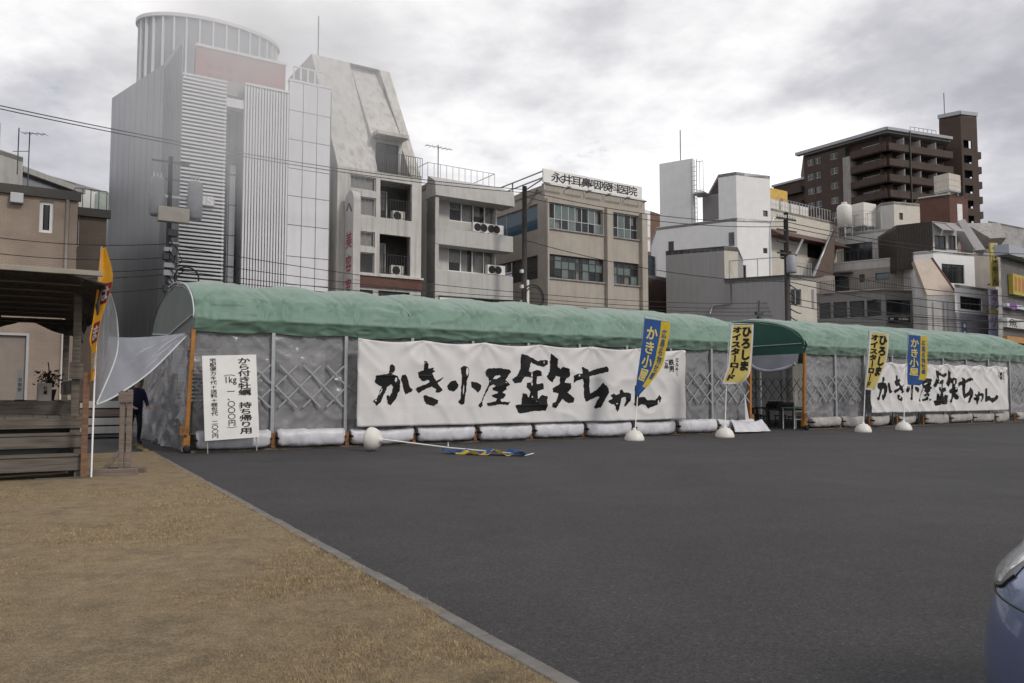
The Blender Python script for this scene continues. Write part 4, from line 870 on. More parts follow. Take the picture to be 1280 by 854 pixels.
# grey tiled shop at the right edge
B, fs, z = block('grey_tiled_shop', 'grey tiled shop building with pale roof slab and stacked signs', [(1249.5, 69), (1350, 83)], (1252, 320), GREYB, back=12); f = fs[0]
fboxes('roof_slab', [(-.3, f.len, -.8, .4, z, z + .9)], M('pale_blue_grey', (.36, .38, .42), .6, .06), B, f)
for (a, b, c, d, col, txt, lab, tc_) in ((1264, 342, 1310, 377, (.42, .34, .06), '', 'yellow poster hoarding with orange shapes on the grey tiled shop', None), (1257, 379, 1310, 393, (.55, .55, .62), '', 'pale lilac sign with purple oval mark on the grey tiled shop', None),
                                  (1257, 397, 1310, 416, (.62, .62, .60), '魚魚', 'white sign with one bold black brush character on the grey tiled shop', None), (1257, 420, 1310, 433, (.45, .22, .06), '', 'orange brown sign above the shop awning', None)):
    x0, x1, z0, z1_ = f.rect(a, b, c, d, -.3); p = f.w(x0, -.3, z0)
    S = empty('shop_sign', p, f.rz, lab, 'sign'); o = boxes('board', [(0, x1 - x0, -.12, .25, 0, z1_ - z0)], M('shop_board_%d' % b, col, .6, .1), S); V2, F2 = [], []
    hh = z1_ - z0
    if txt:
        put_glyph('魚', 1.3, hh / 2, 1.9, hh * .85, V2, F2, .05, full=False); conform('character', V2, F2, lambda a, b: Vector((a, -.126, b)), BLK, S)
    elif b == 342:
        for k in range(3): V2 = [(.3 + k * .9, .3), (.8 + k * .9, .3), (1.0 + k * .9, hh * .8), (.4 + k * .9, hh * .9)]; conform('print_shape', V2, [(0, 1, 2, 3)], lambda a, b: Vector((a, -.126, b)), M('print_orange', (.40, .14, .04), .6), S)
    elif b == 379:
        V2 = [(1.4 + .9 * cos(2 * pi * k / 20), hh / 2 + .33 * sin(2 * pi * k / 20)) for k in range(20)]; conform('oval_mark', V2, [tuple(range(20))], lambda a, b: Vector((a, -.126, b)), M('mark_purple', (.15, .05, .2), .5), S)
B, fs, z = block('mottled_building', 'distant mottled grey concrete building beyond the grey tiled shop', [(1236, 112), (1340, 124)], (1245, 278), M('mottled_concrete', (.33, .32, .31), .9, .35, .8, .3, 8), back=10)
# ---- brown apartment tower
Cq = P2(1112, 138); Lq = line_at(1007, Cq, dirv(-34)); Rq = line_at(1192, Cq, dirv(69)); fL = Face(Lq, Cq); fR = Face(Cq, Rq)
zt = fL.q(1088, 167)[1]; bk = dirv(18) * 16
B = empty('apartment_tower', (Cq.x, Cq.y, 0), 0, 'tall dark brown apartment tower with stacked balconies and a stair shaft', 'building')
xbal = fL.q(1058, 250)[0]
pitch = 2.8; nf = 11; zfl = [zt - 1.0 - pitch * (k + 1) for k in range(nf)]
hw = []
for z in zfl[:8]:
    for px in (1014, 1022, 1043): x = fL.q(px, 230)[0]; hw.append((x - .8, x + .8, z + .9, z + 2.1))
wall(B, fL, 0, xbal, -.05, zt - 1.2, BRWN, hw); room(B, fL, 0, xbal, 0, zt - 2, 2)
for r in hw: win(B, fL, r, 2, fm=ALU, curtain=.5, fw=.07)
wall(B, fL, xbal, fL.len, -.05, zt - .6, BRWN, y=1.6); wall(B, fR, 0, fR.len, -.05, zt - .6, BRWN, y=1.6); wall(B, Face(Lq + bk, Lq), 0, 16, -.05, zt - 1.2, BRWN)
fboxes('corner_column', [(xbal - .3, xbal + 1.2, -.4, 1.6, -.05, zt - 3.2)], CONC, B, fL)
prism('roof', [(p.x - Cq.x, p.y - Cq.y) for p in (Lq, Cq, Rq, Rq + bk, Lq + bk)], zt - .6, zt - .2, CONC, B)
fboxes('cornice', [(-1.5, fL.len + .3, -.6, .6, zt - .3, zt + .25)], METG, B, fL); fboxes('cornice', [(-.3, fR.len, -.6, .6, zt - .28, zt + .23)], METG, B, fR)
for k, z in enumerate(zfl):
    fboxes('balcony', [(xbal + 1.3, fL.len + .0, -.5, -.3, z, z + 1.25), (xbal + 1.3, fL.len, -.3, 1.58, z - .15, z + .05)], BRWN, B, fL)
    fboxes('balcony', [(.02, fR.len, -.5, -.3, z, z + 1.25), (.02, fR.len, -.3, 1.58, z - .15, z + .05)], BRWN, B, fR)
    for j in range(4): x = fR.len * (j + .5) / 4; win(B, fR, (x - 1.0, x + 1.0, z + .1, z + 2.1), 2, y=1.5, fm=ALU)
    for x in (fR.len * .25, fR.len * .5, fR.len * .75): fboxes('partition', [(x - .05, x + .05, -.2, 1.58, z + .05, z + 2.6)], LGREY, B, fR)
    x = (xbal + 1.3 + fL.len) / 2; win(B, fL, (x - 2.2, x + 2.2, z + .1, z + 2.1), 2, y=1.5, fm=ALU)
    # sloping stair flank at the corner
fboxes('downpipe', [(fR.len * .31, fR.len * .31 + .2, -.7, -.52, 0, zt)], METD, B, fR)
# stair shaft
Cs = P2(1206, 146); Ls = line_at(1179, Cs, dirv(-50)); Rs = line_at(1226.5, Cs, dirv(74)); fl_, fr_ = Face(Ls, Cs), Face(Cs, Rs); zs_ = fl_.q(1206, 142)[1]
wall(B, fl_, 0, fl_.len, -.05, zs_, BRWN); oh = []
for k, z in enumerate([zs_ - 6.3 - 2.85 * j for j in range(8)]): oh.append((.5, 2.4, z, z + 1.5))
wall(B, fr_, 0, fr_.len, -.05, zs_, BRWN, oh); room(B, fr_, 0, fr_.len, 0, zs_ - 1, 2); wall(B, Face(Rs, Rs + dirv(28) * 5), 0, 5, -.05, zs_, BRWN); wall(B, Face(Ls + dirv(28) * 5, Ls), 0, 5, -.05, zs_, BRWN)
fboxes('cornice', [(-.2, fl_.len + .1, -.2, .3, zs_, zs_ + .7)], METG, B, fl_); fboxes('cornice', [(0, fr_.len + .1, -.2, .3, zs_, zs_ + .68)], METG, B, fr_)
prism('shaft_roof', [(p.x - Cq.x, p.y - Cq.y) for p in (Ls, Cs, Rs, Rs + dirv(28) * 5, Ls + dirv(28) * 5)], zs_ - .3, zs_ - .1, CONC, B)
for z in [zs_ - 6.3 - 2.85 * j for j in range(8)]: fboxes('side_balcony', [(fr_.len + .0, fr_.len + 1.3, .5, 3.0, z - 1.6, z - .3)], BRWN, B, fr_)
tubes('lightning_rod', [[(.8, .8, zs_), (.8, .8, zs_ + 5)]], .07, METD, B, frel(B, fl_), fl_.rz)
rail(B, fR, fR.len * .55, fR.len - .5, 2.5, zt - .2, zt + 2.2, METD, 1.0, .04)
# lower annex roofs on the left of the tower
for pa, pb, py, dz in ((1003, 1036, 187, 0), (978, 1004, 221, 0)):
    A_ = line_at(pa, Lq + SV * 0, dirv(-34)) if pa < 1000 else None
x0 = fL.q(1007, 200)[0]; z9 = fL.q(1010, 222)[1]
fboxes('annex', [(-7.5, -.02, .5, 9, -.05, z9)], BRWN, B, fL); fboxes('annex_cornice', [(-7.8, 0, .2, 9, z9, z9 + .4)], METG, B, fL)
for k in range(5): fboxes('annex_balcony', [(-7.6, -.4, -.6, .48, z9 - 2.6 - 2.8 * k, z9 - 1.4 - 2.8 * k)], BRWN, B, fL)
# ------------------------------------------------------------------ utility poles and cables
def pole(px, Y, ytop, r, mat, label, lean=0.0):
    p = P2(px, Y, 400); top = at(px, ytop, Y).z
    t = empty('utility_pole', (p.x, p.y, 0), SYAW and pi / 2 - SYAW, label, 'utility pole')
    tubes('shaft', [[(0, 0, -.05), (lean * .5, 0, top * .5), (lean, 0, top)]], [r * 1.15, r, r * .8], mat, t, n=14)
    return t, top
# pole in front of the silver building
t, top = pole(208, 35.5, 196, .12, POLED, 'grey concrete utility pole with two transformers and cable clutter before the silver building')
z = at(200, 245, 35.5).z
for dx, r_ in ((-.55, .33), (1.05, .33)):
    lathe('transformer', [(r_ * .8, z - 1.0), (r_, z - .9), (r_, z + .6), (r_ * .85, z + .72), (.1, z + .78)], M('transformer_grey', (.30, .31, .33), .5, .1), t, (dx, -.15, 0), 18)
    for k in range(3): tubes('bushing', [[(dx - .15 + .15 * k, -.15, z + .7), (dx - .15 + .15 * k, -.15, z + 1.0)]], .035, WPL, t, n=6)
boxes('hanger', [(-.9, 1.4, -.06, .06, z - .1, z + .02)], STEEL, t)
zc = at(202, 271, 35.5).z; boxes('switch_box', [(-.55, .75, -.62, -.2, zc - .33, zc + .33)], M('switch_box_beige', (.42, .38, .33), .6, .1), t, bevel=.03)
rr = random.Random(5)
for k in range(14):
    zk = zc - .9 - .36 * k; x0 = rr.uniform(-.25, .05); boxes('fitting', [(x0, x0 + rr.uniform(.15, .5), -.3, rr.uniform(.0, .2), zk, zk + rr.uniform(.06, .3))], rr.choice((METD, METG, BLK, METD)), t)
for k in range(10):
    zk = zc - 1.0 - .4 * k; a = rr.uniform(.2, .8); tubes('drop_wire', [[(-.1, -.2, zk), (a * .5, -.45, zk - .5), (a, -.2, zk - .1 - rr.random()), (.1, -.22, zk - 1.2)]], .025, CABLE, t, n=5)
zq = at(226, 345, 34.8).z
tubes('cable_coil', [[(.75 + .52 * cos(2 * pi * k / 28), -.3, zq + .52 * sin(2 * pi * k / 28)) for k in range(29)]], .035, CABLE, t, n=6)
for k in range(2): boxes('crossarm', [(-.8, .8, -.06, .0, top - .3 - .8 * k, top - .22 - .8 * k)], METK, t)
# pole beside the clinic
tb, topb = pole(655, 46.5, 233, .17, POLED, 'dark thin utility pole with a coil standing at the clinic corner', .05)
zq = at(664, 372, 46.5).z
tubes('cable_coil', [[(.45 + .75 * cos(2 * pi * k / 28), -.3, zq + .75 * sin(2 * pi * k / 28)) for k in range(29)]], .04, CABLE, tb, n=6)
tubes('cable_coil', [[(.45 + .6 * cos(2 * pi * k / 28), -.36, zq + .6 * sin(2 * pi * k / 28)) for k in range(29)]], .03, CABLE, tb, n=6)
tubes('brace', [[(0, 0, topb - 1.6), (1.4, .6, topb + .1)]], .08, POLED, tb)
for k in range(3): boxes('insulator', [(-.3, -.15, -.2, 0, topb - 5.2 - .9 * k, topb - 5.0 - .9 * k)], WPL, tb); boxes('step_bolt', [(-.35, .35, -.02, .02, 3 + 1.1 * k, 3.04 + 1.1 * k)], METD, tb)
boxes('conduit_cover', [(.05, .2, -.26, -.1, topb - 7.2, topb - 5.6)], WPL, tb)
# pole at the grey block
tc_, topc = pole(985, 54, 266, .19, POLED, 'dark utility pole crowded with fittings before the grey windowless block')
for k in range(4): boxes('crossarm', [(-1.0, 1.0, -.1, .0, topc - .5 - .8 * k, topc - .4 - .8 * k)], METD, tc_); 
for k in range(8): boxes('insulator', [(-.95 + .26 * k, -.87 + .26 * k, -.14, .02, topc - .4, topc - .2)], WPL, tc_)
zk = at(985, 332, 54).z
lathe('transformer', [(.3, zk - .6), (.33, zk - .5), (.33, zk + .5), (.2, zk + .62)], M('transformer_grey', (.3, .31, .33)), tc_, (-.15, -.5, 0), 16)
tubes('stay_arm', [[(.1, 0, topc - 4.0), (3.1, 1.0, topc - 1.4)]], .09, METG, tc_)
for k in range(7): a = rr.uniform(.6, 1.8); zz_ = topc - 5 - .55 * k; tubes('drop_wire', [[(0, -.2, zz_), (a * .5, -.3, zz_ - .25), (a, 0, zz_ - rr.random() * .3)]], .04, CABLE, tc_, n=5)
# street lamp arm behind the white building corner
t = empty('street_lamp', P2(964, 60, 400).to_3d(), pi / 2 - SYAW, 'thin grey street lamp with curved arm behind the utility pole', 'street lamp')
zl_ = at(972, 270, 60).z; tubes('lamp_post', [[(0, 0, 0), (0, 0, zl_ - 2.0), (.12, 0, zl_ - .8), (.5, 0, zl_ - .1), (1.0, 0, zl_)]], .07, STEEL, t); boxes('lamp_head', [(.9, 1.5, -.15, .15, zl_ - .08, zl_ + .1)], ALU, t, bevel=.03)
# small pole on the pavement before the grey block
t = empty('cable_post', P2(949, 50, 400).to_3d(), pi / 2 - SYAW, 'slender pale post with cable clamp before the grey windowless block', 'post'); zl_ = at(949, 376, 50).z
tubes('shaft', [[(0, 0, 0), (0, 0, zl_)]], .07, ALU, t); boxes('clamp', [(-.3, .3, -.1, .1, zl_ - .9, zl_ - .75), (-.12, .12, -.1, .1, zl_ - 1.4, zl_ - 1.0)], METD, t)
def cable(a, b, sag, r, label, group='overhead cables along the street'):
    a, b = Vector(a), Vector(b); pts = []
    for k in range(25):
        s_ = k / 24; p = a.lerp(b, s_); p.z -= sag * 4 * s_ * (1 - s_); pts.append(p)
    o = empty  # placed at its first end
    V, Fc = [], []; tubev([p - a for p in pts], r, V, Fc, 5)
    return tag(mo('overhead_cable', V, Fc, CABLE, None, tuple(a), 0, True), label, 'cable', group)
lab1 = 'thick black overhead cable climbing leftwards past the silver building top'
for dy in (0, 4): cable(at(-60, 119 + dy, 30), at(655, 237 + dy, 46.5), .5, .022, lab1, 'upper cable pair')
lab2 = 'thin black overhead cable strung low along the street behind the green tents'
for k, (y0, y1, y2) in enumerate(((305, 366, 378), (322, 372, 384), (336, 376, 389), (343, 380, 394), (360, 392, 400))):
    off = -1.6 - .12 * k
    a, b, c = at(207, y0, st(207, off).y), at(655, y1, st(655, off).y), at(990, y2, st(990, off).y)
    cable(a, b, .25, .018, 'thin black cable strung low before the silver building, concrete building and pale block', 'low cables, transformer pole to clinic pole'); cable(b, c, .3, .018, 'thin black cable strung low across the clinic front', 'low cables, clinic pole to grey block pole')
    cable(c, at(1330, y2 + 24 - 6 * k, st(1330, off - 6).y), .3, .02, 'thin black cable strung low before the terraced building and shop signs', 'low cables beyond the grey block pole'); cable(at(-80, y0 - 20 + 4 * k, st(-80, off).y), a, .3, .018, 'thin black cable strung low across the beige tiled house', 'low cables before the beige tiled house')
lab3 = 'black overhead cable sagging from the clinic corner pole to the pole at the grey block'
for k, (y0, y1, yb) in enumerate(((238, 277, 0), (246, 283, 0), (300, 352, 0))): cable(at(655, y0, 46.5), at(985, y1, 54), .6, .024, lab3, 'cables between clinic pole and grey block pole')
lab4 = 'black overhead cable running from the grey block pole across the terraced building'
for k, (y0, y1) in enumerate(((278, 318), (284, 322), (330, 372), (345, 384), (352, 395), (372, 402), (380, 412))): cable(at(985, y0, 54), at(1300, y1, 62), .5, .028, lab4, 'cables before the terraced building')

# ------------------------------------------------------------------ tents
GRN = M('green_tarpaulin', (.155, .255, .195), .5, .10, 1.0, .3, 9, spec=.4, trans=.10)
GABM = M('grey_green_gable', (.15, .175, .165), .55, .08, .8, .15, 10, trans=.1)
GRND = M('dark_green_gable', (.03, .105, .078), .55, .08, .8, .15, 10, trans=.1)
def plastic(name, col, alpha, rough=.22, bump=.5, trans=0.0):
    m = M(name, col, rough, .12, 1.1, bump, 7, alpha=alpha, spec=.6); return m
PLAS = plastic('milky_clear_plastic', (.27, .27, .28), .72, .16, .9)
PLASW = plastic('clear_plastic_sheet', (.36, .37, .42), .82, .2, .6)
POSTM = STEEL
ORNG = M('orange_painted_steel', (.36, .15, .03), .5, .2, 6, .1)
SKIRT = M('white_tarp', (.57, .57, .60), .42, .14, 2.5, .25, 4, streak=.25)
SKIRTD = M('grimy_tarp', (.36, .34, .32), .6, .25, 3, .5, 9)
RAILM = M('rusty_base_rail', (.11, .085, .07), .8, .3, 5, .3)
PUFF = .19
TW = 7.2; ZE = 3.12; ZV = 2.83; RISE = 1.17
def sect(th): return 3.6 - 3.66 * cos(th), ZE + RISE * max(0.0, sin(th)) ** .92
GP = GRN.node_tree.nodes['Principled BSDF']; GP.inputs['Sheen Weight'].default_value = .55; GP.inputs['Sheen Roughness'].default_value = .45; GP.inputs['Sheen Tint'].default_value = (.85, .9, .87, 1)
def make_tent(s0, nb, bay, label, seed, vis, open_left, gab, skirts=True, corr=0.0):
    T = empty('event_tent', ts(s0), TRZ, label, 'tent'); Lt = nb * bay
    def roof(u, v):
        s = u * Lt; ph = (s / bay) % 1.0; q = sin(pi * ph)
        pin = exp(-(min(ph, 1 - ph) / .07) ** 2)      # at a rib
        if v < .16:      # front valance
            k = v / .16; z = ZV + (ZE - ZV) * k; y = -.02 - .16 * k
            z -= .035 * q * (1 - k) + .03 * nz(s, seed, 0, 1.7) * (1 - k)
            y -= .05 * q * k + .05 * nz(s * 1.0, z * 2.0, seed, 2.6) + .02 * nz(s, z, seed, 7)
            y += .02 * pin - .03 * max(0, 1 - abs(nz(s * .8, z * 3, seed + 2, 1.8)) * 2.4) ** 2
            return (s, y, z)
        if v > .95:
            k = (1 - v) / .05; return (s, TW + .07, ZV + (ZE - ZV) * k)
        th = pi * (v - .16) / .79; y, z = sect(th); y -= .11 * exp(-th / .12); n_ = Vector((0, -cos(th), sin(th)))
        sh = exp(-((th - .30) / .20) ** 2)
        q2 = min(1.0, min(ph, 1 - ph) / .5) ** .45; d = PUFF * (q2 - .5) * min(1, sin(th) * 1.6) + sh * (.05 * q2 + .09 * nz(s * .9, th * 5, seed, 1.5) - .07 * pin) + .022 * nz(s * .7, th * 4, seed + 3, 1.6)
        dg_ = (s / bay - round(s / bay)) * bay; d += .055 * exp(-(dg_ / .6) ** 2) * sin(24 * abs(atan2(dg_, th * 1.6 - .28))) * exp(-((th - .3) / .35) ** 2) * (1 - pin)
        rg = max(0, 1 - abs(nz(s * .55 + th * .6, th * 4.5, seed + 9, 1.5)) * 2.4) ** 2; rg2 = max(0, 1 - abs(nz(s * 1.5 - th * 1.2, th * 2.2, seed + 5, 1.7)) * 2.6) ** 3
        d += .06 * rg * exp(-((th - .22) / .22) ** 2) + .022 * rg2 * (1 if th < 2 else .3)
        d += .028 * sin((s * .8 + th * 1.2) * 9) * corr * sin(th) + .014 * nz(s * 3, th * 1.5, seed, 2.0) * (1 if th < 1.8 else .3)
        return (s, y + n_.y * d, z + n_.z * d)
    grid('roof_cover', roof, nb * 36, 72, GRN, T)
    # ribs under the cover, posts, beams
    for k in range(nb + 1):
        s = k * bay; sr = min(max(s, .10), Lt - .10); tubes('rib', [[(sr, sect(pi * j / 16)[0], sect(pi * j / 16)[1] - .10) for j in range(1, 16)]], .03, STEEL, T, n=6)
        end = k in (0, nb)
        if not end or k == nb and not open_left:
            boxes('post', [(s - .045, s + .045, -.02, .07, .06, ZE)], POSTM, T, bevel=.008)
        boxes('rear_post', [(s - .045, s + .045, TW - .07, TW + .02, .06, ZE)], POSTM, T)
        if not end: boxes('post_foot', [(s - .07, s + .07, -.1, .1, .0, .06), (s - .05, s + .05, -.16, -.08, .06, .40)], M('rusty_orange_foot', (.22, .10, .035), .7, .4, 12), T)
    tubes('eave_beam', [[(0, 0, ZE - .06), (Lt, 0, ZE - .06)]], .035, STEEL, T); tubes('eave_beam', [[(0, TW, ZE - .06), (Lt, TW, ZE - .06)]], .035, STEEL, T)
    boxes('base_rail', [(-.02, Lt + .02, -.16, .02, 0, .05)], RAILM, T); boxes('base_rail', [(0, Lt, TW, TW + .15, 0, .05)], RAILM, T)
    # orange corner posts, slightly leaning, with castors
    for s, lean in ((0, -.10), (Lt, -.04)):
        V, Fc = [], []; b = .045
        V = [(s + lean + dx, dy, .28) for dx, dy in ((-b, -b), (b, -b), (b, b), (-b, b))] + [(s + dx * .9, dy * .9 - .03, ZV + .02) for dx, dy in ((-b, -b), (b, -b), (b, b), (-b, b))]
        mo('corner_post', V, [(0, 1, 2, 3), (7, 6, 5, 4), (0, 4, 5, 1), (1, 5, 6, 2), (2, 6, 7, 3), (3, 7, 4, 0)], ORNG, T)
        boxes('caster_fork', [(s + lean - .075, s + lean + .075, -.08, .07, .12, .40)], ORNG, T, bevel=.01)
        lathe('caster', [(.05, -.04), (.09, -.035), (.09, .035), (.05, .04)], BLK, T, (s + lean, -.12, .092), 16).rotation_euler = (pi / 2, 0, 0)
        boxes('bracket', [(s + lean - .17, s + lean + .02, -.17, -.11, .42, .62)], M('rusty_orange_foot', (.22, .10, .035)), T)
    # plastic wall bays
    for k in range(nb):
        x0, x1 = k * bay, (k + 1) * bay; sd_ = seed + k * 3.1
        def pane(u, v):
            s = x0 + .04 + (x1 - x0 - .08) * u; z = .40 + (ZV + .12 - .40) * v
            rg = 1 - abs(nz(s * 1.1 + z * .8, z * .9 - s * .5, sd_, 1.9)) * 2.2; rg2 = 1 - abs(nz(s * 1.3 - z * 1.2, z * .7, sd_ + 5, 3.1)) * 2
            d = .06 * nz(s * 1.4, z * .7, sd_, 1.6) - .035 * max(0, rg) ** 3 - .018 * max(0, rg2) ** 3 - .04 * sin(pi * u) * sin(pi * v) + .02 * exp(-((v - .02) / .05) ** 2) * sin(s * 22)
            return (s, .09 + d, z)
        grid('plastic_panel', pane, 34, 44, PLAS, T)
        def pane2(u, v):
            s = x0 + (x1 - x0) * u; z = .1 + (ZV - .1) * v; return (s, TW - .1 + .04 * nz(s, z, sd_, 1.5), z)
        grid('rear_panel', pane2, 8, 8, PLAS, T)
        if skirts:
            rs = random.Random(int(seed * 10) + k)
            sag = rs.uniform(.0, .03); rr_ = rs.uniform(.17, .195); xe0, xe1 = x0 + rs.uniform(.05, .1), x1 - rs.uniform(.05, .1); tilt = rs.uniform(-.02, .02); flat = 1.0
            if open_left:      # the second tent's skirts are slack and uneven
                rr_ *= rs.uniform(.72, 1.0); tilt = rs.uniform(-.12, .10); flat = rs.uniform(.5, 1.0); xe1 -= rs.choice((0, 0, .35, .6))
            def roll(u, v):
                a = 2 * pi * v; s = xe0 + (xe1 - xe0) * u
                e = 1 - (1 - min(1, min(u, 1 - u) / .05)) ** 2 * .22
                r_ = rr_ * e * (1 + .10 * nz(s * 2.2, a * .8, sd_, 2) + .06 * nz(s * 6, cos(a) * 2, sd_ + sin(a), 1.4) + .05 * nz(s * 14, cos(a) * 3, sd_, 1))
                ca, sa = cos(a), sin(a)
                return (s + .03 * sa * (u - .5), -.15 + flat * .95 * r_ * math.copysign(abs(ca) ** .8, ca), .29 - sag * sin(pi * u) * 2 + r_ * 1.12 * math.copysign(abs(sa) ** .8, sa) + tilt * (u - .5))
            o = grid('rolled_skirt', roll, 44, 22, SKIRTD if open_left else SKIRT, T)
            V, Fc = [], []
            for e_ in (0.0, 1.0):
                b_ = len(V); V += [roll(e_, j / 22) for j in range(22)]; Fc.append(tuple(b_ + j for j in range(22)))
            mo('roll_end', V[:22], [tuple(range(22))], SKIRTD, T); mo('roll_end', V[22:], [tuple(range(22))], SKIRTD, T)
            for e_ in (xe0, xe1): boxes('tie', [(e_ - .012, e_ + .012, -.345, .02, .26, .31)], BLK, T)
    # lattice
    zb0, zb1 = 1.02, 2.06
    LATM = M('lattice_grey', (.33, .335, .345), .45, .1, 5, metal=.3)
    for k in vis:
        x0, x1 = k * bay + .05, (k + 1) * bay - .05
        for dn in (1, -1):
            for j in range(-2, 4):
                xa = x0 + .10 + j * .60; xb = xa + 1.04      # bar from (xa, top) to (xb, bottom) or mirrored
                za, zb_ = (zb1, zb0) if dn > 0 else (zb0, zb1); a, b = xa, xb
                if a < x0: za = za + (zb_ - za) * (x0 - a) / (b - a); a = x0
                if b > x1: zb_ = zb_ - (zb_ - za) * (b - x1) / (b - a); b = x1
                if b - a < .15: continue
                y = -.035 if dn > 0 else -.012; dx, dz = b - a, zb_ - za; l_ = hypot(dx, dz); nx, nzv = -dz / l_ * .022, dx / l_ * .022
                V = [(a - nx, y - .01, za - nzv), (b - nx, y - .01, zb_ - nzv), (b + nx, y - .01, zb_ + nzv), (a + nx, y - .01, za + nzv)]; V += [(p[0], y + .006, p[2]) for p in V]
                mo('lattice_bar', V, [(0, 1, 2, 3), (7, 6, 5, 4), (0, 4, 5, 1), (1, 5, 6, 2), (2, 6, 7, 3), (3, 7, 4, 0)], LATM, T)
    # gable panels
    for s, nm in ((.02, 'gable_panel'), (Lt - .02, 'rear_gable_panel')):
        def gfn(u, v):
            th = pi * u; y, zt_ = sect(th); z = ZV + (zt_ - .02 - ZV) * v; return (s + .03 * nz(y, z, seed, .9) * (1 - v) * v * 4, y, z)
        grid(nm, gfn, 40, 8, gab, T)
    tubes('gable_trim', [[(-.01, y, z + .015) for y, z in [sect(pi * j / 30) for j in range(0, 17)]]], .016, M('trim_white', (.55, .58, .60), .5) if not open_left else GRN, T, n=6)
    tubes('gable_cord', [[(-.02, .1, ZV + .38), (-.03, 3.6, ZV + (.12 if not open_left else .37)), (-.02, TW - .1, ZV + .35)]], .018, M('trim_white', (.55, .58, .60)), T, n=5)
    return T, Lt
T1, L1 = make_tent(0, 10, 1.85, 'long green roofed arched tent with milky plastic walls beside the dry lawn', 1.3, (0, 1, 2, 8, 9), False, GABM)
T2, L2 = make_tent(21.4, 9, 1.8, 'second green roofed arched tent beyond the open gap, with dark green gable', 6.7, (0, 1, 2, 8), True, GRND, corr=1.0)
# left end curtain of the first tent, bulging outwards
def endc(u, v):
    y = .05 + (TW + 1.5) * u; z = ZV * v + .02; rg = 1 - abs(nz(y * .9 + z * .6, z * .9 - y * .4, 3, 1.3)) * 2.2; b = .16 * nz(y * .9, z * .6, 4, 1.0) - .07 * max(0, rg) ** 3 + .05 * nz(y * 2, z * 2, 9, 1.2) - .35 * (1 - v) * (.25 + .75 * u)
    y -= 1.5 * u * v ** .6; return (b - .03, y, z)
grid('end_curtain', endc, 80, 44, PLAS, T1)
def endr(u, v): y = .05 + (TW - .1) * u; z = .05 + ZV * v; return (L1 + .03 * nz(y, z, 2, 1.2), y, z)
grid('end_curtain', endr, 24, 16, PLAS, T1)
# gable opening of the second tent: gathered plastic curtain, lattice of the far wall
def gath(u, v):
    y = .2 + (TW - .4) * u; hang = .34 + .30 * abs(sin(u * pi * 3.0)) + .1 * nz(y, 0, 2, 1.0); return (-.03 - .10 * v + .05 * sin(u * 40), y, ZV - hang * v)
grid('gathered_curtain', gath, 60, 8, PLASW, T2)
for k in range(3):
    tubes('curtain_roll', [[tuple(Vector(gath((k + .04 + .92 * j / 14) / 3.0, 1.0)) + Vector((-.04, 0, .02))) for j in range(15)]], .06, M('rolled_clear_plastic', (.50, .52, .58), .3, .08, 3), T2)
LATM = M('lattice_grey', (.33, .335, .345))
for dn in (1, -1):
    for j in range(-1, 12):
        a = .1 + j * .6; b = a + 1.04; za, zb_ = (2.06, 1.02) if dn > 0 else (1.02, 2.06)
        if a < 0 or b > TW: continue
        tubes('lattice_bar', [[(L2 - .2, a, za), (L2 - .2, b, zb_)]], .02, LATM, T2, n=4)
    for j in range(0, 24):
        a = .1 + j * .6; za, zb_ = (2.06, 1.02) if dn > 0 else (1.02, 2.06); tubes('lattice_bar', [[(a, TW - .25, za), (a + 1.04, TW - .25, zb_)]], .02, LATM, T2, n=4)
# tables and stools inside the second tent
WOODD = M('dark_table_wood', (.035, .028, .022), .6, .2, 4)
for i in range(2):
    for j in range(2):
        t = empty('long_table', ts(21.4 + 1.4 + i * 2.6, 2.0 + j * 2.8), TRZ, 'dark long table in row inside the second tent opening', 'table', 'tables inside the second tent')
        boxes('table_top', [(-.9, .9, -.4, .4, .66, .72)], WOODD, t)
        for sx in (-1, 1):
            for sy in (-1, 1): boxes('leg', [(sx * .8 - .03, sx * .8 + .03, sy * .33 - .03, sy * .33 + .03, 0, .66)], METD, t)
        t2 = empty('grill_box', ts(21.4 + 1.4 + i * 2.6, 2.0 + j * 2.8, .722), TRZ, 'dark grill box standing on a long table in the second tent', 'grill', 'grills inside the second tent'); boxes('body', [(-.35, .35, -.22, .22, 0, .16)], BLK, t2); boxes('lid', [(-.3, .3, -.18, .18, .165, .26)], METD, t2)
        for sx in (-.5, .5) if i == 0 else ():
            for sy in (-.75, .75):
                t3 = empty('stool', ts(21.4 + 1.4 + i * 2.6 + sx, 2.0 + j * 2.8 + sy), TRZ, 'small dark stool pulled up to a table in the second tent', 'stool', 'stools inside the second tent')
                boxes('seat', [(-.17, .17, -.17, .17, .40, .45)], WOODD, t3)
                for ax in (-1, 1):
                    for ay in (-1, 1): boxes('leg', [(ax * .14 - .015, ax * .14 + .015, ay * .14 - .015, ay * .14 + .015, 0, .40)], METD, t3)
t = empty('serving_stand', ts(21.75, .75), TRZ, 'small pale steel stand with green top at the second tent entrance', 'stand')
boxes('top', [(-.4, .4, -.3, .3, .78, .82)], M('dull_green_top', (.12, .2, .12), .6), t)
for sx in (-1, 1):
    for sy in (-1, 1): tubes('leg', [[(sx * .36, sy * .26, 0), (sx * .36, sy * .26, .78)]], .018, WPAINT, t, n=6)
boxes('rail', [(-.36, .36, -.275, -.245, .35, .38)], WPAINT, t)
t = empty('cloth', ts(21.85, .75, .82), TRZ, 'white cloth draped upright on the small stand at the entrance', 'cloth')
grid('drape', lambda u, v: ((u - .5) * .26 * (1 - .5 * v), .04 * sin(u * 14) * (1 - v), .62 * v), 20, 10, M('white_cloth', (.7, .7, .7), .9, .05), t, solid=.01)
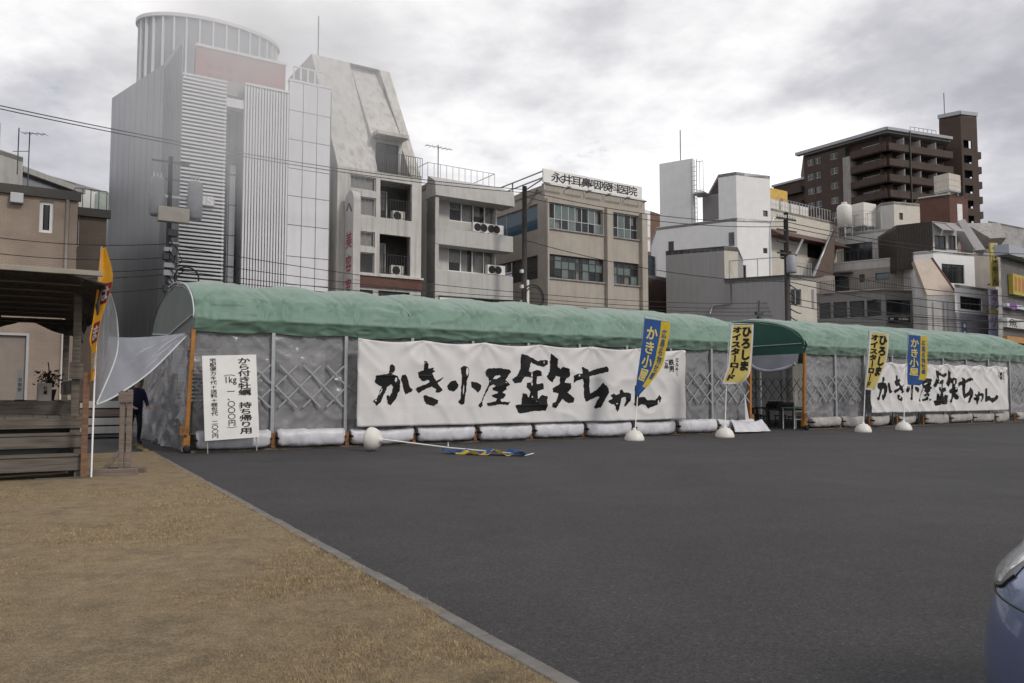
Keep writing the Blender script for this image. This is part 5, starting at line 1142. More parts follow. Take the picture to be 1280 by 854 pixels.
# torn sheet strip tied beside the first tent's right corner
t = empty('sheet_offcut', ts(L1 - 1.55, -.30, 0), TRZ, 'loose white plastic sheet slumped over the rail at the right corner of the first tent', 'plastic sheet')
grid('sheet', lambda u, v: (u * 1.75 + .25 * v * (1 - u), -.42 * (1 - v) + .05 * nz(u * 4, v * 3, 1, 1), .06 + .02 * nz(u * 5, v * 4, 3, 1) + (.42 - .12 * sin(u * 3)) * v), 24, 10, SKIRT, t, solid=.006)
grid('hanging_strip', lambda u, v: (1.05 + .22 * (1 - v) * u + .0 * v, .10, .35 + 1.0 * v + .0 * u), 4, 8, SKIRT, t, solid=.006)
# ------------------------------------------------------------------ banners
FT = Face(T0, T0 + TU)
BANM = M('white_banner_cloth', (.64, .625, .615), .6, .05, 1.5, .35, 5, streak=.12, dirt=(.45, .43, .42))
C1 = (440, 420); C2_ = (590, 420); C3 = (720, 420); SCL = 6.1
CH = [
 (C1, [[(170,350),(180,300),(250,290),(280,280),(290,215),(305,205),(328,225),(325,260),(300,290),(345,305),(365,345),(362,410),(335,480),(295,530),(270,515),(262,455),(275,450),(285,465),(305,430),(310,385),(300,370),(270,385),(245,440),(215,505),(180,532),(155,495),(185,475),(225,385),(200,375)], [(200,450),(212,445),(232,400),(222,405)]]),
 (C1, [[(372,330),(378,300),(410,290),(425,330),(445,395),(465,410),(445,430),(405,448),(390,400)]]),
 (C1, [[(505,290),(500,275),(545,262),(545,200),(555,190),(580,215),(580,250),(625,240),(615,258),(634,262),(610,285),(620,310),(640,345),(695,312),(692,325),(650,360),(690,415),(660,432),(635,430),(640,405),(605,385),(560,405),(510,437),(485,405),(500,390),(560,370),(590,350),(580,335),(540,345),(510,318)]]),
 (C1, [[(545,460),(560,450),(620,475),(655,490),(650,515),(615,535),(565,520),(550,490)]]),
 (C1, [[(722,385),(755,345),(785,338),(810,370),(800,400),(770,425),(735,410)]]),
 (C1, [[(828,235),(850,220),(880,232),(892,262),(875,330),(868,400),(858,475),(855,515),(830,523),(808,505),(825,480),(828,400),(835,300)], [(843,400),(848,360),(852,400),(846,450)]]),
 (C2_, [[(-12,350),(0,345),(40,355),(70,375),(65,410),(45,432),(20,410),(-8,388)]]),
 (C2_, [[(92,270),(130,245),(200,240),(280,250),(295,270),(270,310),(255,340),(280,360),(290,375),(260,390),(265,410),(230,430),(258,450),(245,470),(215,490),(225,505),(292,505),(275,528),(200,525),(125,535),(112,515),(180,500),(190,480),(155,465),(150,450),(190,440),(195,425),(155,415),(150,400),(175,380),(155,370),(130,385),(110,430),(75,500),(80,530),(65,548),(45,530),(70,500),(105,410),(125,360),(120,320),(100,300)], [(155,325),(170,308),(215,295),(220,310),(185,330)]]),
 (C2_, [[(375,135),(385,125),(430,140),(500,190),(560,178),(580,185),(575,215),(540,235),(500,225),(450,195),(430,265),(445,275),(490,258),(525,270),(530,305),(495,310),(492,365),(540,360),(550,405),(500,420),(498,480),(530,450),(575,460),(570,540),(560,570),(470,572),(365,592),(345,580),(330,530),(375,520),(385,435),(410,440),(430,470),(440,430),(412,385),(415,360),(455,350),(460,315),(400,310),(375,355),(325,362),(305,330),(345,300),(370,250)]]),
 (C2_, [[(598,125),(650,165),(650,225),(670,250),(690,228),(740,248),(745,305),(715,325),(705,355),(755,360),(752,405),(725,430),(780,475),(770,510),(735,512),(690,480),(640,550),(610,545),(608,515),(640,500),(660,440),(618,430),(612,400),(650,380),(672,360),(670,310),(640,300),(615,355),(590,340),(565,310),(590,270)]]),
 (C3, [[(-20,300),(0,290),(52,282),(45,250),(48,232),(95,255),(98,272),(170,245),(230,225),(245,245),(242,270),(150,295),(102,310),(100,375),(105,440),(150,415),(205,355),(245,400),(248,430),(215,490),(185,545),(145,555),(135,540),(175,465),(165,460),(100,490),(75,502),(60,470),(55,350),(50,328),(0,345),(-20,360)]]),
 (C3, [[(240,500),(245,490),(275,475),(260,450),(285,438),(300,450),(330,440),(330,415),(350,408),(362,430),(400,432),(422,445),(415,490),(375,540),(365,530),(380,490),(375,465),(340,475),(330,530),(315,580),(300,560),(285,520),(265,520)]]),
 (C3, [[(448,380),(480,368),(486,430),(480,470),(520,465),(545,490),(600,490),(630,450),(648,470),(640,500),(600,530),(550,555),(530,525),(500,520),(460,540),(440,520),(450,450)]]),
]
BY = -.36
bx0, bx1, bz0_, bz1_ = FT.rect(447, 422.5, 857, 524, BY)
bw, bh = bx1 - bx0, bz1_ - bz0_
def rough_poly(p, rs):      # ragged brush edge
    out_ = []
    n = len(p)
    for i in range(n):
        a, b = p[i], p[(i + 1) % n]; out_.append(a); l_ = hypot(b[0] - a[0], b[1] - a[1])
        k = int(l_ / 14)
        for j in range(1, k + 1):
            t_ = j / (k + 1); out_.append((a[0] + (b[0] - a[0]) * t_ + rs.uniform(-3, 3), a[1] + (b[1] - a[1]) * t_ + rs.uniform(-3, 3)))
    return out_
rs = random.Random(11); CHN = []
for (ox, oy), polys in CH:
    pp = []
    for p in polys:
        q = [FT.q(ox + x / SCL, oy + y / SCL, BY) for x, y in rough_poly(p, rs)]; pp.append([((a - bx0) / bw, (b - bz0_) / bh) for a, b in q])
    CHN.append(fill_polys(pp))
def make_banner(x0, z0, w_, h_, y, label, seed, amp, ties):
    B = empty('shop_banner', ts(x0, y, z0), TRZ, label, 'banner')
    def fn(u, v, off=0.0):      # u along, v up
        x = u * w_; z = v * h_; ph = (x / ties) % 1.0
        sc_ = sin(pi * ph)
        d = amp * (nz(x * .55, z * .35, seed, 1.3) + .5 * nz(x * 1.3 + z * .8, z * .7, seed + 2, 1.6)) + amp * .9 * sin(2 * pi * ph) * max(0, v - .45) ** 1.5
        rg = max(0, 1 - abs(nz(x * .8 + z * .5, z * .5 - x * .25, seed + 4, 1.5)) * 2.4); d += amp * .8 * rg ** 3; rt = hypot((ph - round(ph)) * ties, (1 - v) * h_); d += amp * .9 * exp(-rt / .5) * sin(9 * atan2((ph - round(ph)) * ties, (1 - v) * h_ + .05))
        dz = -.075 * sc_ * max(0, v - .55) / .45 + .02 * nz(x, 0, seed, .8) * (1 - v)
        fold = sum(.010 * exp(-((v - k) / .008) ** 2) for k in (.22, .58))
        return Vector((x, -d - fold + off, z + dz))
    o = grid('cloth', lambda u, v: fn(u, v), 160, 44, BANM, B)
    m = o.modifiers.new('solid', 'SOLIDIFY'); m.thickness = .003; m.offset = 1
    for k, (V2, F2) in enumerate(CHN): conform('brush_stroke', V2, F2, lambda u, v: fn(u, v, -.009), INK, B, (.0125, .045))
    for col, txt, x_, z1_, sz in ((0, 'ミルキー', .968, .86, .060), (1, '鉄男', .946, .83, .085), (2, 'ご品', .926, .84, .06)):
        for i, ch in enumerate(txt):
            V2, F2 = [], []; put_glyph('｜' if ch == 'ー' else ch, x_, z1_ - i * sz * 1.15, sz * .27, sz * 1.15, V2, F2, .3)
            conform('small_character', V2, F2, lambda u, v: fn(u, v, -.007), INK, B)
    for k in range(int(w_ / ties) + 1):
        p = fn(min(1, k * ties / w_), 1.0); tubes('tie_cord', [[(p.x, p.y, p.z - .02), (p.x, p.y + .18, p.z + .16)]], .006, BLK, B, n=4)
    return B
make_banner(bx0, bz0_, bw, bh, BY, 'long white banner with black brush lettering hung on the first tent', 2.0, .042, 1.85)
cx0, cx1, cz0, cz1 = FT.rect(1087, 452, 1260.5, 512.5, BY)
make_banner(cx0, cz0, cx1 - cx0, cz1 - cz0, BY, 'wrinkled white banner with black brush lettering hung on the second tent', 9.0, .055, 1.3)
# ------------------------------------------------------------------ price board
x0, x1, z0, z1 = FT.rect(259.5, 443, 325, 548, -.55)
S = empty('price_board', ts((x0 + x1) / 2, -.55, 0), TRZ, 'white upright price board with black vertical writing standing before the first tent', 'sign'); S.rotation_euler = (radians(-3), radians(-2.6), TRZ)
hw_ = (x1 - x0) / 2; boxes('board', [(-hw_, hw_, -.015, .015, z0, z1)], WPAINT, S, bevel=.004)
for sx in (-1, 1): tubes('leg', [[(sx * hw_ * .9, .03, 0), (sx * hw_ * .9, .03, z1 - .1)], [(sx * hw_ * .9, .5, 0.0), (sx * hw_ * .9, .03, z1 * .7)]], .014, STEEL, S, n=6)
bhh = z1 - z0
def onechar(name, ch, cx, cz, w_, h_, bold, fn, mat, parent, step=None, **k):
    V2, F2 = [], []; put_glyph(ch, cx, cz, w_, h_, V2, F2, bold, **k)
    if V2: conform(name, V2, F2, fn, mat, parent, step)
PBF = lambda a, b: Vector((a, -.0175, b))
def vcol(txt, cx, top, bot, w_, name, bold=.05, hz=None):
    n = len(txt); st_ = (top - bot) / n
    for i, ch in enumerate(txt):
        if ch != ' ': onechar(name, ch, cx, top - st_ * (i + .5), w_, st_ * 1.02, bold, PBF, BLK, S)
vcol('から付き牡蠣 持ち帰り用', hw_ * .52, z1 - .06, z0 + .10, .30, 'character', .28)
vcol('宅配便カキ代＋送料＋梱包代 二〇〇円', -hw_ * .62, z1 - .06, z0 + .05, .15, 'character', .12)
onechar('character', '（', -.02, z1 - .43, .26, .12, .1, PBF, BLK, S, rot=True)
for i, ch in enumerate('1kg'): onechar('character', ch, -.05 + .10 * i, z1 - .56, .19, .21, .1, PBF, BLK, S)
for i, ch in enumerate('一、〇〇〇円'): onechar('character', ch, 0, z1 - .84 - .145 * i, .18, .145, .14, PBF, BLK, S)
onechar('character', '）', 0, z1 - 1.70, .22, .10, .1, PBF, BLK, S, rot=True)

# ------------------------------------------------------------------ nobori flags
BLUE = M('flag_blue', (.03, .095, .29), .75, .08, 4, trans=.25); YEL = M('flag_yellow', (.62, .45, .035), .75, .08, 4, trans=.25); YELP = M('flag_pale_yellow', (.62, .49, .14), .75, .08, 4, trans=.25)
WFL = M('flag_white', (.68, .67, .66), .75, .05, 4, trans=.25); YTX = M('flag_gold_print', (.66, .52, .10), .75, .05); ORF = M('flag_orange', (.78, .38, .02), .7, .1, 3, trans=.3); DRF = M('flag_dark_red', (.22, .02, .02), .7, .1)
def poly_at(pts, t):
    d = [0]
    for a, b in zip(pts, pts[1:]): d.append(d[-1] + hypot(b[0] - a[0], b[1] - a[1]))
    x = t * d[-1]
    for i in range(len(pts) - 1):
        if x <= d[i + 1] or i == len(pts) - 2:
            k = (x - d[i]) / max(1e-6, d[i + 1] - d[i]); k2 = k
            p0 = pts[max(0, i - 1)]; p1 = pts[i]; p2 = pts[i + 1]; p3 = pts[min(len(pts) - 1, i + 2)]
            return tuple(.5 * (2 * p1[c] + (p2[c] - p0[c]) * k + (2 * p0[c] - 5 * p1[c] + 4 * p2[c] - p3[c]) * k * k + (3 * p1[c] - p0[c] - 3 * p2[c] + p3[c]) * k ** 3) for c in (0, 1))
def base_tank(parent, loc, r):
    o = lathe('base_tank', [(r * .98, 0), (r, .03), (r * .97, r * .35), (r * .80, r * .72), (r * .45, r * .98), (r * .2, r * 1.08), (r * .17, r * 1.25), (.035, r * 1.3)], WPL, parent, loc, 24)
    boxes('seam', [(-.008, .008, -r * 1.005, r * 1.005, .02, .05)], WPL, o); lathe('filler_cap', [(.03, r * .85), (.03, r * .98), (.02, r * 1.0)], WPL, o, (r * .5, 0, 0), 10)
    return o
def nobori(left, right, base, top, Y, label, kind, swing=.25, arm=True, r=None):
    g = ground(*base); Yb = g.y
    N_ = empty('banner_flag', (g.x, g.y, 0), 0, label, 'flag')
    def W3(px, py, dy=0.0): return at(px, py, Yb + dy) - Vector((g.x, g.y, 0))
    if r: base_tank(N_, (0, 0, 0), r)
    tp = W3(*top); bt = Vector((0, 0, .02))
    tubes('pole', [[tuple(bt), tuple(bt.lerp(tp, .5) + Vector((-.02, 0, 0))), tuple(tp)]], .014, WPAINT, N_, n=8)
    def fn(u, v, off=0.0):
        a = poly_at(left, v); b = poly_at(right, v); k = u
        px, py = a[0] + (b[0] - a[0]) * k, a[1] + (b[1] - a[1]) * k
        dy = -.03 + swing * (.55 * sin(u * 2.6 + v * 4.0) * v + .18 * sin(v * 9 + u * 3)) * (max(0.0, u) ** .7) + off
        return W3(px, py, dy)
    if arm: tubes('arm', [[tuple(tp), tuple(fn(1, 0) + Vector((0, 0, .015)))]], .010, WPAINT, N_, n=6)
    nu, nv = 14, 46
    V = [tuple(fn(i / nu, j / nv)) for j in range(nv + 1) for i in range(nu + 1)]
    Fc = [(j * (nu + 1) + i, (j + 1) * (nu + 1) + i, (j + 1) * (nu + 1) + i + 1, j * (nu + 1) + i + 1) for j in range(nv) for i in range(nu)]
    o = mo('cloth', V, Fc, None, N_, smooth=True); ms = {'blue': (BLUE, YEL), 'yellow': (YELP, WFL), 'orange': (ORF, DRF)}[kind]
    for m in ms: o.data.materials.append(m)
    for f_ in o.data.polygons:
        i = f_.index % nu; j = f_.index // nu
        if kind == 'blue': f_.material_index = 1 if i >= 9 and j < nv * .84 else 0
        elif kind == 'yellow': f_.material_index = 1 if (i in (0, nu - 1) or j == 0 or j > nv - 3) else 0
    def text(txt, cx, v0, v1, w_, mat, bold, name='character'):
        st_ = (v1 - v0) / len(txt)
        for i, ch in enumerate(txt): onechar(name, '｜' if ch == 'ー' else ch, cx, 1 - v0 - st_ * (i + .5), w_, st_ * .98, bold, lambda a, b: fn(a, 1 - b, -.008), mat, o, (.12, .03))
    if kind == 'blue':
        text('かき小屋', .33, .09, .80, .46, WFL, .42, 'letter_outline'); 
        for i, ch in enumerate('かき小屋'): onechar('character', ch, .33, 1 - .09 - .71 / 4 * (i + .5), .46, .71 / 4 * .98, .07, lambda a, b: fn(a, 1 - b, -.012), YTX, o, (.12, .03))
        text('広島名物牡蠣', .81, .10, .74, .20, BLUE, .1)
    elif kind == 'yellow':
        text('ひろしま', .70, .04, .74, .44, INK, 1.0); text('オイスターロード', .27, .05, .93, .42, INK, 1.0)
    else:
        for v0, v1, u0, u1 in ((.27, .43, .15, .98), (.56, .72, .2, .9), (.80, .92, .2, .85)):
            conform('red_patch', [(u0, 1 - v1), (u1, 1 - v1), (u1, 1 - v0), (u0, 1 - v0)], [(0, 1, 2, 3)], lambda a, b: fn(a, 1 - b, -.006), DRF, o, (.1, .02))
        for ch, vc in (('は', .35), ('ま', .64), ('焼', .86)): onechar('character', ch, .56, 1 - vc, .7, .13, .5, lambda a, b: fn(a, 1 - b, -.011), WFL, o, (.1, .02))
    for k in range(6):
        p = fn(0, .02 + .19 * k); q = bt.lerp(tp, max(.3, 1 - (.02 + .19 * k) * .66)); tubes('loop', [[tuple(p), tuple(Vector((q.x, q.y, p.z)))]], .008, WFL, N_, n=4)
    return N_, fn
nobori([(806, 398), (804, 418), (801, 439), (798, 460), (796, 474), (794, 494)], [(838, 403), (836, 422), (832, 439), (828.5, 455), (818, 473), (797, 496)], (793, 551), (806, 396), 0, 'blue banner flag with yellow writing bent by wind before the first tent', 'blue', r=.285)
nobori([(915, 406), (912, 434), (910, 458), (906, 469), (903, 480)], [(942, 406), (941, 430), (939, 456), (936, 470), (926, 480)], (906, 547), (912, 404), 0, 'yellow banner flag with black writing standing at the open gap between the tents', 'yellow', r=.29)
nobori([(1088, 415), (1086, 435), (1084, 461), (1081, 487)], [(1111, 418), (1110, 440), (1105, 461), (1093, 488)], (1079, 540.5), (1086, 413), 0, 'yellow banner flag with black writing curling before the second tent banner', 'yellow', r=.28)
nobori([(1136, 418.5), (1134.7, 444), (1134, 470), (1134.7, 481)], [(1159, 421), (1159, 445), (1158.5, 470), (1150, 482)], (1129.5, 538), (1135, 416), 0, 'blue banner flag with yellow writing hanging straight before the second tent banner', 'blue', swing=.12, r=.29)
nobori([(126, 311), (123, 342), (120, 369.5), (116, 401), (112, 424), (114, 437), (114, 460), (112, 479)], [(132, 309), (140, 336), (140, 357), (129, 390.5), (123, 418), (121, 431), (120, 450), (118, 472)], (114, 598), (127, 308), 0, 'orange banner flag with dark red patches tied to a rod at the wooden deck', 'orange', swing=.5, arm=False)
# fallen flag
g = ground(464, 564); e_ = ground(660, 570)
N_ = empty('banner_flag', (g.x, g.y, 0), 0, 'fallen blue and yellow banner flag lying on the asphalt with its base tipped over', 'flag')
dx = (e_ - g).normalized(); side_ = Vector((-dx.y, dx.x, 0)); L_ = (e_ - g).length
o = base_tank(N_, (0, 0, .285), .285); o.rotation_euler = Vector((dx.x, dx.y, -.06)).to_track_quat('Z', 'Y').to_euler(); o.location = Vector((0, 0, .287)) - dx * .05
p0 = Vector((0, 0, .285)) + dx * .3; p1 = dx * (L_ * .98) + Vector((0, 0, .03))
tubes('pole', [[tuple(p0), tuple(p0.lerp(p1, .5) - Vector((0, 0, .03))), tuple(p1)]], .016, WPAINT, N_)
def crump(u, v):
    x = L_ * .50 + (L_ * .50) * u; y = -.26 + .42 * v + .06 * nz(u * 6, v * 2, 1, 1)
    return tuple(dx * x + side_ * y + Vector((0, 0, max(.012, .06 + .09 * nz(u * 9, v * 2.5, 3, 1) + .055 * sin(u * 21 + v * 4)))))
o = grid('cloth', crump, 60, 14, BLUE, N_); o.data.materials.append(YEL); o.data.materials.append(WFL)
for f_ in o.data.polygons:
    i, j = f_.index % 60, f_.index // 60; a = nz(i * .13, j * .25, 8, 1)
    f_.material_index = 1 if (j < 6 and 8 < i < 54 and a > -.12) else (2 if a > .42 else 0)
tubes('arm', [[tuple(dx * (L_ * 1.0) + Vector((0, 0, .02)) - side_ * .2), tuple(dx * (L_ * 1.01) + Vector((0, 0, .04)) + side_ * .25)]], .01, WPAINT, N_)
tubes('clip', [[tuple(p0.lerp(p1, .48)), tuple(p0.lerp(p1, .48) + Vector((0, 0, .10)))]], .012, WPAINT, N_)

# ------------------------------------------------------------------ wooden deck stall
def woodmat(name, a, b):
    m = M(name, a, .85, .25, 4, .3, 40); t = m.node_tree; P = t.nodes['Principled BSDF']; N = t.nodes.new; L = t.links.new
    tc = N('ShaderNodeTexCoord'); mp = N('ShaderNodeMapping'); mp.inputs['Scale'].default_value = (1.2, 22, 22); L(tc.outputs['Object'], mp.inputs[0])
    n = N('ShaderNodeTexNoise'); n.inputs['Scale'].default_value = 1.6; n.inputs['Detail'].default_value = 8; L(mp.outputs[0], n.inputs['Vector'])
    r = N('ShaderNodeValToRGB'); L(n.outputs[0], r.inputs[0]); r.color_ramp.elements[0].position = .3; r.color_ramp.elements[1].position = .7; r.color_ramp.elements[0].color = (*b, 1); r.color_ramp.elements[1].color = (*a, 1)
    L(r.outputs[0], P.inputs['Base Color']); return m
GWD = woodmat('weathered_grey_wood', (.165, .145, .122), (.075, .062, .05)); RWD = woodmat('reddish_board', (.22, .12, .075), (.12, .065, .042)); TWD = woodmat('trestle_wood', (.25, .205, .175), (.13, .10, .083))
sp = ground(111, 598)
D = empty('wooden_deck', (sp.x, sp.y, 0), TRZ, 'grey timber deck with open steps under a dark reed roof', 'deck')
XL = -5.2
for (y0, zt_, fh) in ((0, .40, .26), (.36, .72, .235)):
    boxes('step_board', [(XL, -.08, y0, y0 + .045, zt_ - fh, zt_ - .04)], GWD, D, bevel=.006); boxes('step_tread', [(XL - .01, -.06, y0 - .02, y0 + .34, zt_ - .038, zt_)], GWD, D, bevel=.006)
boxes('fascia_board', [(XL, -.05, .70, .745, .79, .955)], GWD, D, bevel=.006)
for k in range(26): x = XL + k * .2; boxes('deck_plank', [(x + .004, x + .196, .70, 2.3, .958, .995 + random.uniform(-.004, .004))], GWD, D)
boxes('riser_board', [(XL, -.05, 2.30, 2.345, .96, 1.19)], GWD, D)
for k in range(26): x = XL + k * .2; boxes('deck_plank', [(x + .004, x + .196, 2.28, 5.6, 1.192, 1.228 + random.uniform(-.004, .004))], GWD, D)
for x in (-.16, -2.6, -4.9): boxes('stringer', [(x - .05, x + .05, .05, .34, 0, .34), (x - .05, x + .05, .40, .68, 0, .66), (x - .05, x + .05, .75, 5.5, .55, .95)], GWD, D); 
boxes('under_panel', [(XL, -.1, 1.2, 1.24, 0, .95)], METD, D)
for x, y in ((-.20, .80), (-1.98, .80), (-4.9, .8), (-.2, 5.3), (-2.6, 5.3), (-4.9, 5.3)): boxes('post', [(x - .06, x + .06, y - .06, y + .06, 0, 3.22 - .05 * y)], GWD, D, bevel=.006)
boxes('post_board', [(-.13, -.04, -.10, -.07, .0, 1.72)], RWD, D, bevel=.004); boxes('foot_board', [(-.75, .0, -.16, -.02, 0, .04)], GWD, D)
boxes('guard_board', [(-.28, -.24, .9, 5.2, 1.35, 1.6)], GWD, D); boxes('guard_board', [(-.3, -.1, .62, .72, 1.62, 1.9)], GWD, D)
boxes('front_beam', [(XL - .3, .08, -.42, -.32, 3.26, 3.34)], M('pale_beam', (.30, .27, .23), .8, .1, 4), D, bevel=.006)
REED = M('dark_reed_screen', (.05, .046, .044), .9, .5, 9, .8, 30)
def rf(u, v):
    x = XL - .3 + (.42 - XL) * u; y = -.40 + 5.6 * v
    return (x, y, 3.27 - .22 * v - .10 * sin(pi * v) + .05 * nz(x * 1.2, y * 1.2, 2, 1.2) - (.34 * (max(0, u - .9) / .1) ** 1.5 * (.4 + .6 * sin(pi * v)) if u > .9 else 0))
grid('reed_roof', rf, 60, 40, REED, D, solid=.03)
for k in range(5): x = XL + k * 1.25; tubes('roof_purlin', [[(x, -.3, 3.20), (x, 5.1, 2.98)]], .035, GWD, D, n=6)
def hem(u, v):
    x = -2.6 + 2.72 * u; return (x, 5.18 + .03 * nz(x * 3, v, 1, 2), 2.98 - (.10 + .22 * max(0, nz(x * 1.3, 0, 4, 1.2) + .25) + .38 * max(0, (u - .72) / .28) ** 1.5) * v)
grid('drooping_hem', hem, 40, 6, REED, D, solid=.02)
def hem2(u, v):
    y = -.3 + 5.4 * u; return (.11 + .03 * nz(y, v, 2, 3) - .10 * v, y, 3.12 - .1 * u - (.22 + .45 * max(0, nz(y * .9, 0, 7, 1.4) + .2)) * v)
grid('drooping_hem', hem2, 40, 6, REED, D, solid=.02)
for k in range(9): tubes('roof_batten', [[(XL - .2, .1 + k * .62, 3.17 - .03 * k - .07 * sin(pi * k / 9)), (.08, .1 + k * .62, 3.15 - .03 * k - .07 * sin(pi * k / 9))]], .018, GWD, D, n=5)
# things on the deck
def onD(x, y, z): c_, s_ = cos(TRZ), sin(TRZ); return Vector((sp.x + x * c_ - y * s_, sp.y + x * s_ + y * c_, z))
t = empty('wrapped_stack', onD(-2.28, 2.75, 1.228), TRZ, 'plastic wrapped pale stack with dark cap standing on the wooden deck', 'stack')
def wrap(u, v):
    a = 2 * pi * u; r_ = .34 * (1 + .10 * nz(cos(a) * 2, sin(a) * 2, v * 3, 1.3)) * (1 - .28 * v ** 4); return (r_ * cos(a) * 1.1, r_ * sin(a), 1.02 * v)
grid('wrapping', wrap, 40, 20, PLASW, t); boxes('stacked_box', [(-.24, .24, -.2, .2, .01, .32), (-.22, .22, -.2, .2, .33, .62), (-.2, .2, -.18, .18, .63, .95)], WPL, t, bevel=.03)
lathe('dark_cap', [(.36, .97), (.30, 1.06), (.12, 1.12)], BLK, t, n=18); boxes('timber_strip', [(.18, .25, -.42, -.38, 0, .75)], GWD, t)
t = empty('white_post', onD(-1.02, 2.9, 1.228), TRZ, 'short white marker post with small black lettering on the deck', 'post'); boxes('shaft', [(-.055, .055, -.055, .055, 0, .58)], WPAINT, t, bevel=.01)
V2, F2 = [], []
for i, ch in enumerate('お会計'): put_glyph(ch, 0, .40 - .09 * i, .07, .08, V2, F2, .1)
conform('lettering', V2, F2, lambda a, b: Vector((a, -.058, b)), BLK, t); lathe('base', [(.1, 0), (.1, .02), (.06, .03)], METD, t, n=12)
t = empty('carton', onD(-.62, 3.0, 1.228), TRZ + .2, 'small pale printed carton leaning by the dark plant on the deck', 'carton'); boxes('box', [(-.11, .11, -.08, .08, 0, .34)], M('carton_paper', (.42, .38, .34), .8, .08), t, bevel=.004)
V2, F2 = [], []
for i, ch in enumerate('牡蠣'): put_glyph(ch, 0, .24 - .08 * i, .07, .08, V2, F2, .1)
conform('lettering', V2, F2, lambda a, b: Vector((a, -.083, b)), BLK, t)
t = empty('potted_plant', onD(-.55, 3.3, 1.228), 0, 'dark dry potted plant behind the printed carton on the deck', 'plant'); lathe('pot', [(.10, 0), (.14, .2), (.15, .22), (.13, .22)], METD, t, n=14)
V, Fc = [], []; rs = random.Random(8)
for k in range(220):
    a = rs.uniform(0, 2 * pi); r_ = rs.uniform(0, .26); z = .27 + rs.uniform(0, .3); p = Vector((r_ * cos(a), r_ * sin(a), z)); q = Vector((rs.uniform(-1, 1), rs.uniform(-1, 1), rs.uniform(-.5, 1))).normalized() * .07; n_ = q.cross(Vector((rs.random(), rs.random(), .3))).normalized() * .02
    b = len(V); V += [tuple(p - n_), tuple(p + q * .5 - n_), tuple(p + q), tuple(p + n_ * 1.2)]; Fc.append((b, b + 1, b + 2, b + 3))
mo('foliage', V, Fc, M('dark_dry_leaf', (.035, .033, .022), .8, .4, 8), t); tubes('stem', [[(0, 0, .2), (.02, 0, .5), (-.03, .02, .75)]], .012, GWD, t, n=5)
# trestle stand
tp_ = ground(141, 596); t = empty('trestle_stand', (tp_.x, tp_.y, 0), TRZ - .35, 'weathered timber stand with twin uprights and crossed feet beside the deck', 'stand')
boxes('foot_beam', [(-.34, .38, -.05, .05, 0, .13)], TWD, t, bevel=.008); boxes('foot_beam', [(-.34, .38, .50, .60, 0, .11)], TWD, t, bevel=.008); boxes('sole_beam', [(.02, .12, .05, .50, .03, .12)], TWD, t, bevel=.008)
boxes('upright', [(.02, .10, .20, .27, .12, 1.42)], TWD, t, bevel=.008); boxes('upright', [(.13, .21, .20, .27, .12, 1.44)], TWD, t, bevel=.008)
boxes('spacer', [(.0, .23, .17, .198, 1.22, 1.40)], TWD, t, bevel=.006)
o = boxes('brace', [(-.03, .03, -.02, .02, 0, .42)], TWD, t, (-.2, .23, .1), bevel=.005); o.rotation_euler = (0, radians(38), 0)
# plastic sheets between deck and tent
PIP = M('trim_white', (.55, .58, .60))
def sheet(name, label, e0, e1, nu, nv, amp, mat=None, pipes=(1,)):
    P0 = [at(*p) for p in e0]; P1 = [at(*p) for p in e1]; c = P0[0]
    def ev(P, t_):
        x = t_ * (len(P) - 1); i = min(len(P) - 2, int(x)); k = x - i; a = P[max(0, i - 1)]; b = P[i]; d_ = P[i + 1]; e = P[min(len(P) - 1, i + 2)]
        return (b * 2 + (d_ - a) * k + (a * 2 - b * 5 + d_ * 4 - e) * k * k + (b * 3 - a - d_ * 3 + e) * k ** 3) * .5
    t = empty(name, c, 0, label, 'plastic sheet')
    def fn(u, v):
        p = ev(P0, u).lerp(ev(P1, u), v) - c; w_ = sin(pi * v); rg = max(0, 1 - abs(nz(u * 2.2 + v * 1.5, v * 2.5 - u, 4, 1.6)) * 2.2) ** 3; amp2 = amp * .8 * rg * w_; return tuple(p + Vector((0, -amp2 + amp * (nz(u * 3, v * 2, 1, 2) * w_ + .6 * sin(v * 9 + u * 5) * w_ * .6), amp * .25 * nz(u * 4, v * 4, 5, 2) * w_)))
    grid('sheet', fn, nu, nv, mat or PLASW, t)
    for k in pipes: tubes('hem_cord', [[fn(i / 30, float(k)) for i in range(31)]], .018, PIP, t, n=6)
    return t
sheet('plastic_sheet', 'pale translucent plastic sheet slung from the deck to the first tent gable', [(136, 421, 15.6), (165, 422, 16.6), (200, 420, 17.7), (234, 416, 18.75)], [(119, 507, 14.6), (148, 493, 15.6), (190, 463, 17.2), (234, 419, 18.7)], 90, 40, .12)
sheet('plastic_sheet', 'narrow bulging grey plastic sheet hanging behind the orange banner flag', [(136, 360, 14.3), (125, 400, 14.0), (119, 440, 13.9), (118, 504, 13.9)], [(138, 368, 14.6), (146, 402, 15.2), (145, 445, 15.2), (120, 506, 14.2)], 30, 14, .06, PLAS)
# low slatted planter seen under the sheet
p = ground(132, 545); t = empty('slatted_planter', (p.x, p.y, 0), TRZ, 'low pale slatted planter box behind the timber stand', 'planter')
for k in range(4): boxes('slat', [(-.75, 1.0, -.03, .03, .08 + .27 * k, .30 + .27 * k)], LGREY if k != 2 else TWD, t, bevel=.006)
boxes('backing', [(-.74, .99, .04, .5, .02, 1.1)], METD, t)
